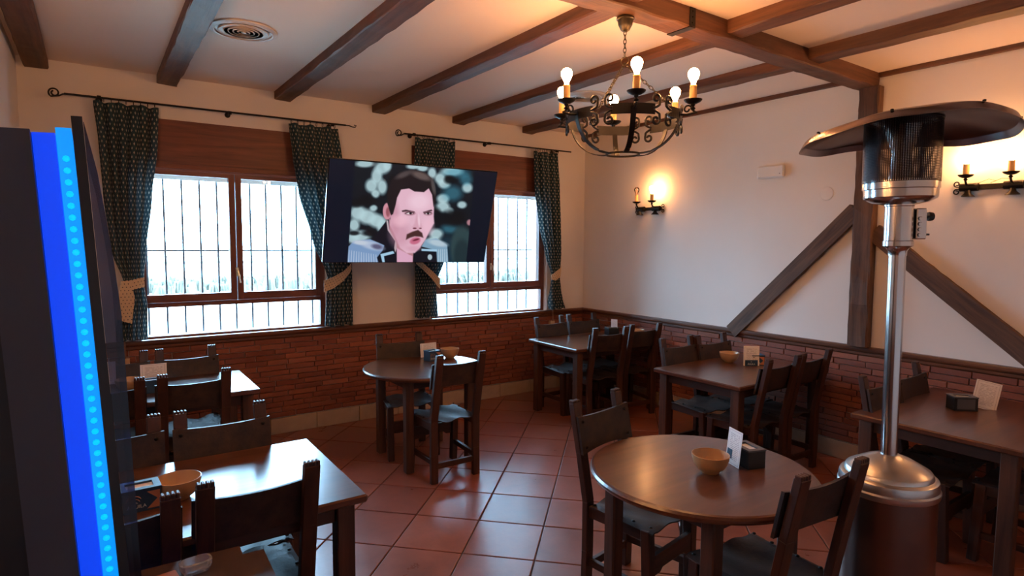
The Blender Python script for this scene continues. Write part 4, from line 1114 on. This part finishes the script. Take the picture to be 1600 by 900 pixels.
# ---------------------------------------------------------------- chandelier
def bulb_mesh(mat, name='bulb'):
    return MB().lathe([(.010, 0), (.011, .012), (.014, .020), (.021, .033), (.026, .045), (.0275, .055), (.025, .066), (.018, .076), (.008, .081), (0.0005, .082)], 24).mesh(name, mat)
BM = bulb_mesh(M['bulb']); BG = bulb_mesh(M['bulbglass'], 'bulb')
CM = MB().lathe([(.017, 0), (.0175, .05), (.0165, .072), (.018, .074), (.016, .080), (.012, .081)], 20).mesh('candle', M['cream'])
UM = MB().lathe([(.010, -.004), (.020, -.002), (.036, .006), (.043, .014), (.044, .017), (.041, .016), (.020, .006), (0.001, .005)], 28).mesh('drip_cup', M['iron'])
def lampset(parent, loc, lit=True):
    c = bpy.data.objects.new('drip_cup', UM); COL.objects.link(c); c.parent = parent; c.location = loc
    k = bpy.data.objects.new('candle', CM); COL.objects.link(k); k.parent = c if parent.parent is None else parent; 
    b = bpy.data.objects.new('bulb', BM if lit else BG); COL.objects.link(b); b.parent = k.parent
    if k.parent is c: k.location = (0, 0, .006); b.location = (0, 0, .085)
    else: k.location = Vector(loc) + Vector((0, 0, .006)); b.location = Vector(loc) + Vector((0, 0, .085))
def chandelier(x, y, label, rot):
    c = thing('chandelier', label, 'chandelier', (x, y, 2.828), rot)
    MB().lathe([(.045, 0), (.046, -.008), (.040, -.012), (.036, -.035), (.022, -.062), (.010, -.070), (0.001, -.071)], 24).build('canopy', M['chain'], c)
    RZ, RB = -.515, .292
    def link(mb, p, d, L=.026, w=.0075, turn=0):
        d = Vector(d).normalized(); a = Vector((0, 0, 1)) if abs(d.z) < .9 else Vector((1, 0, 0)); x_ = d.cross(a).normalized(); y_ = d.cross(x_)
        s = (x_ if turn else y_); pts = []
        for k in range(12):
            an = 2 * PI * k / 12; pts.append(Vector(p) + d * (math.sin(an) * L / 2 * 1.1) + s * (math.cos(an) * w))
        mb.tube(pts, .0022, 5, True)
    ch = MB()
    n = 6
    for k in range(n): link(ch, (0, 0, -.075 - k * .0215), (0, 0, -1), turn=k % 2)
    ch.build('main_chain', M['chain'], c)
    MB().tube([(.02 * math.cos(a), 0, -.215 + .02 * math.sin(a)) for a in [2 * PI * k / 16 for k in range(16)]], .003, 6, True).build('hook_ring', M['chain'], c)
    for q in range(3):
        a = q * 2 * PI / 3 + PI / 6; A = Vector((0, 0, -.228)); B = Vector((RB * math.cos(a), RB * math.sin(a), RZ + .03)); D = B - A; n = int(D.length / .0215)
        ch = MB()
        for k in range(n): link(ch, A + D * ((k + .5) / n), D, turn=k % 2)
        ch.build('side_chain', M['chain'], c)
    def cyl(a, z, r=RB): return Vector((r * math.cos(a), r * math.sin(a), z))
    for q in range(6):
        a = q * PI / 3
        # band segment
        seg = MB(); pts = [cyl(a + math.radians(t), RZ) for t in np.linspace(-21, 21, 13)]
        seg.tube(pts, 0, flat=(.004, .050), up=(0, 0, 1)); seg.build('band', M['iron'], c)
        # C scrolls at both ends, above and below
        for s in (-1, 1):
            for v in (-1, 1):
                pts = []
                for i in range(27):
                    t = i / 26
                    if t < .25: k = t / .25; an, zz = math.radians(19 + 7.5 * k), v * (.006 + .018 * k * k)
                    else:
                        k = (t - .25) / .75; r = .023 * (1 - .62 * k); th = -.5 + k * 2 * PI * 1.05
                        an, zz = math.radians(22.2) + (r * math.cos(th)) / RB, v * (.050 + r * math.sin(th))
                    pts.append(cyl(a + s * an, RZ + zz))
                MB().tube(pts, .0062, 6).build('scroll', M['iron'], c)
        # strap down to the little ring
        pts = []
        for i in range(15):
            t = i / 14; an = t * PI / 2; r = .085 + (RB + .004 - .085) * math.cos(an) ** .9; z = RZ + .012 - .185 * math.sin(an) ** 1.1 if i else RZ + .012
            pts.append(cyl(a, z, r))
        MB().tube(pts, 0, flat=(.026, .005), up=lambda i: (math.cos(a), math.sin(a), .3)).build('strap', M['iron'], c)
        # arm with curl, collar, cup, candle and bulb
        arm = MB(); R2 = .355
        arm.tube([cyl(a, RZ, RB + .002), cyl(a, RZ - .004, RB + .04), cyl(a, RZ + .004, RB + .085), cyl(a, RZ + .010, R2 + .005), cyl(a, RZ + .020, R2 - .002), cyl(a, RZ + .026, R2)], .0055, 8)
        e = cyl(a, 0, 1); cc = cyl(a, RZ + .022, R2 - .026)
        arm.tube([cc + Vector((e.x, e.y, 0)) * (rr_ * math.cos(th)) + Vector((0, 0, rr_ * math.sin(th))) for rr_, th in [(.020 * (1 - .6 * k / 18), .1 + k / 18 * 2 * PI) for k in range(19)]], .0045, 6)
        arm.lathe([(.005, 0), (.014, .008), (.006, .018), (.012, .026), (.006, .034)], 14, cyl(a, RZ + .014, R2))
        ao = arm.build('arm', M['iron'], c)
        lampset(ao, cyl(a, RZ + .048, R2))
    MB().tube([cyl(2 * PI * k / 36, RZ - .173, .087) for k in range(36)], 0, closed=True, flat=(.004, .010), up=(0, 0, 1)).build('bottom_ring', M['iron'], c)
    return c
chandelier(-2.495, -3.105, 'black wrought iron chandelier with six candle bulbs under the girder', math.radians(-98.0 + 34 - 2))

# ---------------------------------------------------------------- wall sconces
def sconce(loc, rz, L, lamps, label, wire=False):
    """local x along the wall, local -y out of the wall"""
    s = thing('wall_sconce', label, 'wall lamp', loc, rz, 'wrought iron wall sconces')
    MB().cbox((0, -.012, 0), (L, .010, .034), .002).build('bar', M['iron'], s)
    for sx in (-1, 1):
        for v in (-1, 1):
            c = (sx * (L / 2 + .012), -.012, v * .026)
            pts = [Vector((sx * (L / 2 - .04), -.012, v * .004)), Vector((sx * (L / 2 - .01), -.012, v * .006))] + [Vector((c[0] + .019 * (1 - .6 * k / 18) * math.cos(th) * sx, -.012, c[2] + v * .019 * (1 - .6 * k / 18) * math.sin(th))) for k, th in [(k, -PI / 2 + k / 18 * 2 * PI * 1.1) for k in range(19)]]
            MB().tube(pts, .0045, 6).build('scroll', M['iron'], s)
    for x, lit in lamps:
        m_ = MB(); m_.lathe([(.026, -.05), (.026, .05)], 16, (x, -.028, 0), Matrix.Rotation(PI / 2, 3, 'Y')); m_.lathe([(.040, -.062), (.036, -.056), (.020, -.040), (.014, -.02)], 16, (x, -.045, 0))
        m_.tube([(x, -.04, .01), (x, -.075, .015), (x, -.095, .035), (x, -.095, .05)], .007, 8); m_.lathe([(.006, 0), (.013, .008), (.006, .018)], 12, (x, -.095, .038))
        ao = m_.build('arm', M['iron'], s); lampset(ao, (x, -.095, .060), lit)
        if not lit: MB().tube([(x - .008, -.095, .155), (x - .004, -.095, .19), (x + .004, -.095, .19), (x + .008, -.095, .155)], .001, 5).build('filament', M['filament'], s)
    if wire: MB().tube([(-.10, -.03, .01), (-.05, -.035, .03), (-.01, -.04, .045), (.03, -.04, .03), (.0, -.04, .02), (.06, -.04, .045), (.10, -.03, .04), (.12, -.03, .01)], .0018, 5).build('loose_wire', M['copper'], s)
    return s
# on the right wall local x must run along -y and local -y along -x
sconce((-.002, -1.03, 2.035), -PI / 2, .33, [(-.105, False), (.105, True)], 'wrought iron wall sconce near the room corner, one of its two bulbs lit')
sconce((-.002, -3.935, 2.06), -PI / 2, .36, [(-.118, True), (.118, True)], 'wrought iron wall sconce right of the heater with both bulbs lit', True)
sconce((XL + .002, -2.95, 2.06), PI / 2, .36, [(-.118, True), (.118, True)], 'wrought iron wall sconce on the left wall, out of the photo')
sconce((-.002, -5.6, 2.06), -PI / 2, .36, [(-.118, True), (.118, True)], 'unseen wrought iron wall sconce added for warm light, near end of the right wall')  # unseen lamp, added for warm light from the camera side

sconce((XL + .002, -3.75, 2.06), PI / 2, .36, [(-.118, True), (.118, True)], 'unseen wrought iron wall sconce added to warm the ceiling, left wall above the machine')  # second unseen lamp on this wall, added to warm the ceiling
# ---------------------------------------------------------------- ceiling vents and small wall fittings
def vent(x, y, label):
    v = thing('ceiling_vent', label, 'vent', (x, y, ZC - .001), 0, 'round ceiling vents')
    MB().lathe([(.165, 0), (.163, -.003), (0.001, -.003)], 48).build('vent_back', M['ventdark'], v)
    MB().lathe([(.188, 0), (.186, -.008), (.165, -.016), (.158, -.014), (.160, -.004)], 56).build('vent_ring', M['vent'], v)
    for k, r in enumerate((.138, .112, .086, .060, .034)):
        MB().lathe([(r + .003, -.012), (r - .003, -.017), (r - .005, -.016), (r + .001, -.011)], 48).build('vent_ring', M['vent'], v)
    MB().lathe([(.016, -.004), (.012, -.018), (0.001, -.020)], 24).build('vent_hub', M['vent'], v)
vent(-3.99, -1.44, 'round white ceiling vent beside the second beam, left of the photo')
vent(-1.275, -1.43, 'round white ceiling vent seen behind the chandelier')
e = thing('emergency_light', 'small white oblong emergency light high on the right wall', 'emergency light', (-.002, -2.39, 2.24), -PI / 2)
MB().cbox((0, -.017, .052), (.245, .034, .105), .012).build('casing', M['white'], e); MB().lathe([(.004, 0), (.004, .003), (0.001, .003)], 8, (.09, -.034, .03), Matrix.Rotation(PI / 2, 3, 'X')).build('indicator', M['greypanel'], e)
o = MB().lathe([(.054, 0), (.052, .005), (.044, .007), (0.001, .007)], 40, mat=Matrix.Rotation(-PI / 2, 3, 'Y')).build('wall_cover', M['wall'], None, (-.001, -2.866, 2.08)); tag(o, 'round plaster-coloured junction cover on the right wall', 'cover')

# ---------------------------------------------------------------- gaming machine at the left edge
g = thing('gaming_machine', 'tall dark machine with glowing blue side strip at the left edge', 'machine', (-4.945, -4.25, 0))
g.rotation_euler = (0, math.radians(-2.7), 0)
YF = 0.0
def vb(name, x0, x1, y0, y1, z0, z1, m_, par=g): return mbox(MB(), x0, x1, y0, y1, z0, z1).build(name, M[m_], par)
zT = 1.83
# local x measured from the empty at x=-5.0; tilt moves the foot outwards
body = vb('cabinet', -.06, .187, YF, YF + .55, .02, zT, 'darkpanel')
vb('side_trim', .128, .187, YF - .012, YF, .02, zT + .002, 'machinegrey')
vb('blue_panel', .188, .2155, YF + .004, YF + .54, .02, zT, 'blue')
vb('led_channel', .2165, .236, YF + .002, YF + .53, .02, zT + .008, 'cyanpanel')
lm = MB().lathe([(.0050, 0), (.004, .002), (0.001, .003)], 8, mat=Matrix.Rotation(PI / 2, 3, 'X')).mesh('led_diode', M['led'])
ls = g.children[-1]
for k in range(100):
    o = bpy.data.objects.new('led_diode', lm); COL.objects.link(o); o.parent = ls; o.location = (.226, YF + .002, .05 + k * .0176)
vb('door_edge', .237, .251, YF - .006, YF + .545, .02, zT + .025, 'darkpanel')
# curved smoked door bulging forwards: a bent front sheet and a flat side pane towards the room
n = 24; xb = .2515
def bulge(t): return xb + .001 + (.010 + .014 * max(0, min(1, (t - .45) / .4))) * min(1, (1 - t) / .16) ** .6
zs = [.05 + (zT + .018 - .05) * i / n for i in range(n + 1)]
V = [(bulge(i / n), yy, zs[i]) for yy in (YF + .004, YF + .54) for i in range(n + 1)]
q = n + 1
MB().add(V, [(i, i + 1, q + i + 1, q + i) for i in range(n)], True).build('smoked_door', M['smoked'], g)
V = [(xb, YF, z) for z in zs] + [(bulge(i / n), YF, zs[i]) for i in range(n + 1)]
V += [(x, y + .003, z) for x, y, z in V]
F = []
for i in range(n): F += [(i, i + 1, q + i + 1, q + i), (2 * q + i, 3 * q + i, 3 * q + i + 1, 2 * q + i + 1), (q + i, q + i + 1, 3 * q + i + 1, 3 * q + i)]
MB().add(V, F).build('smoked_side_pane', M['smoked'], g)
vb('foot', .0, .25, YF + .02, YF + .5, -.0, .02, 'blackplastic')
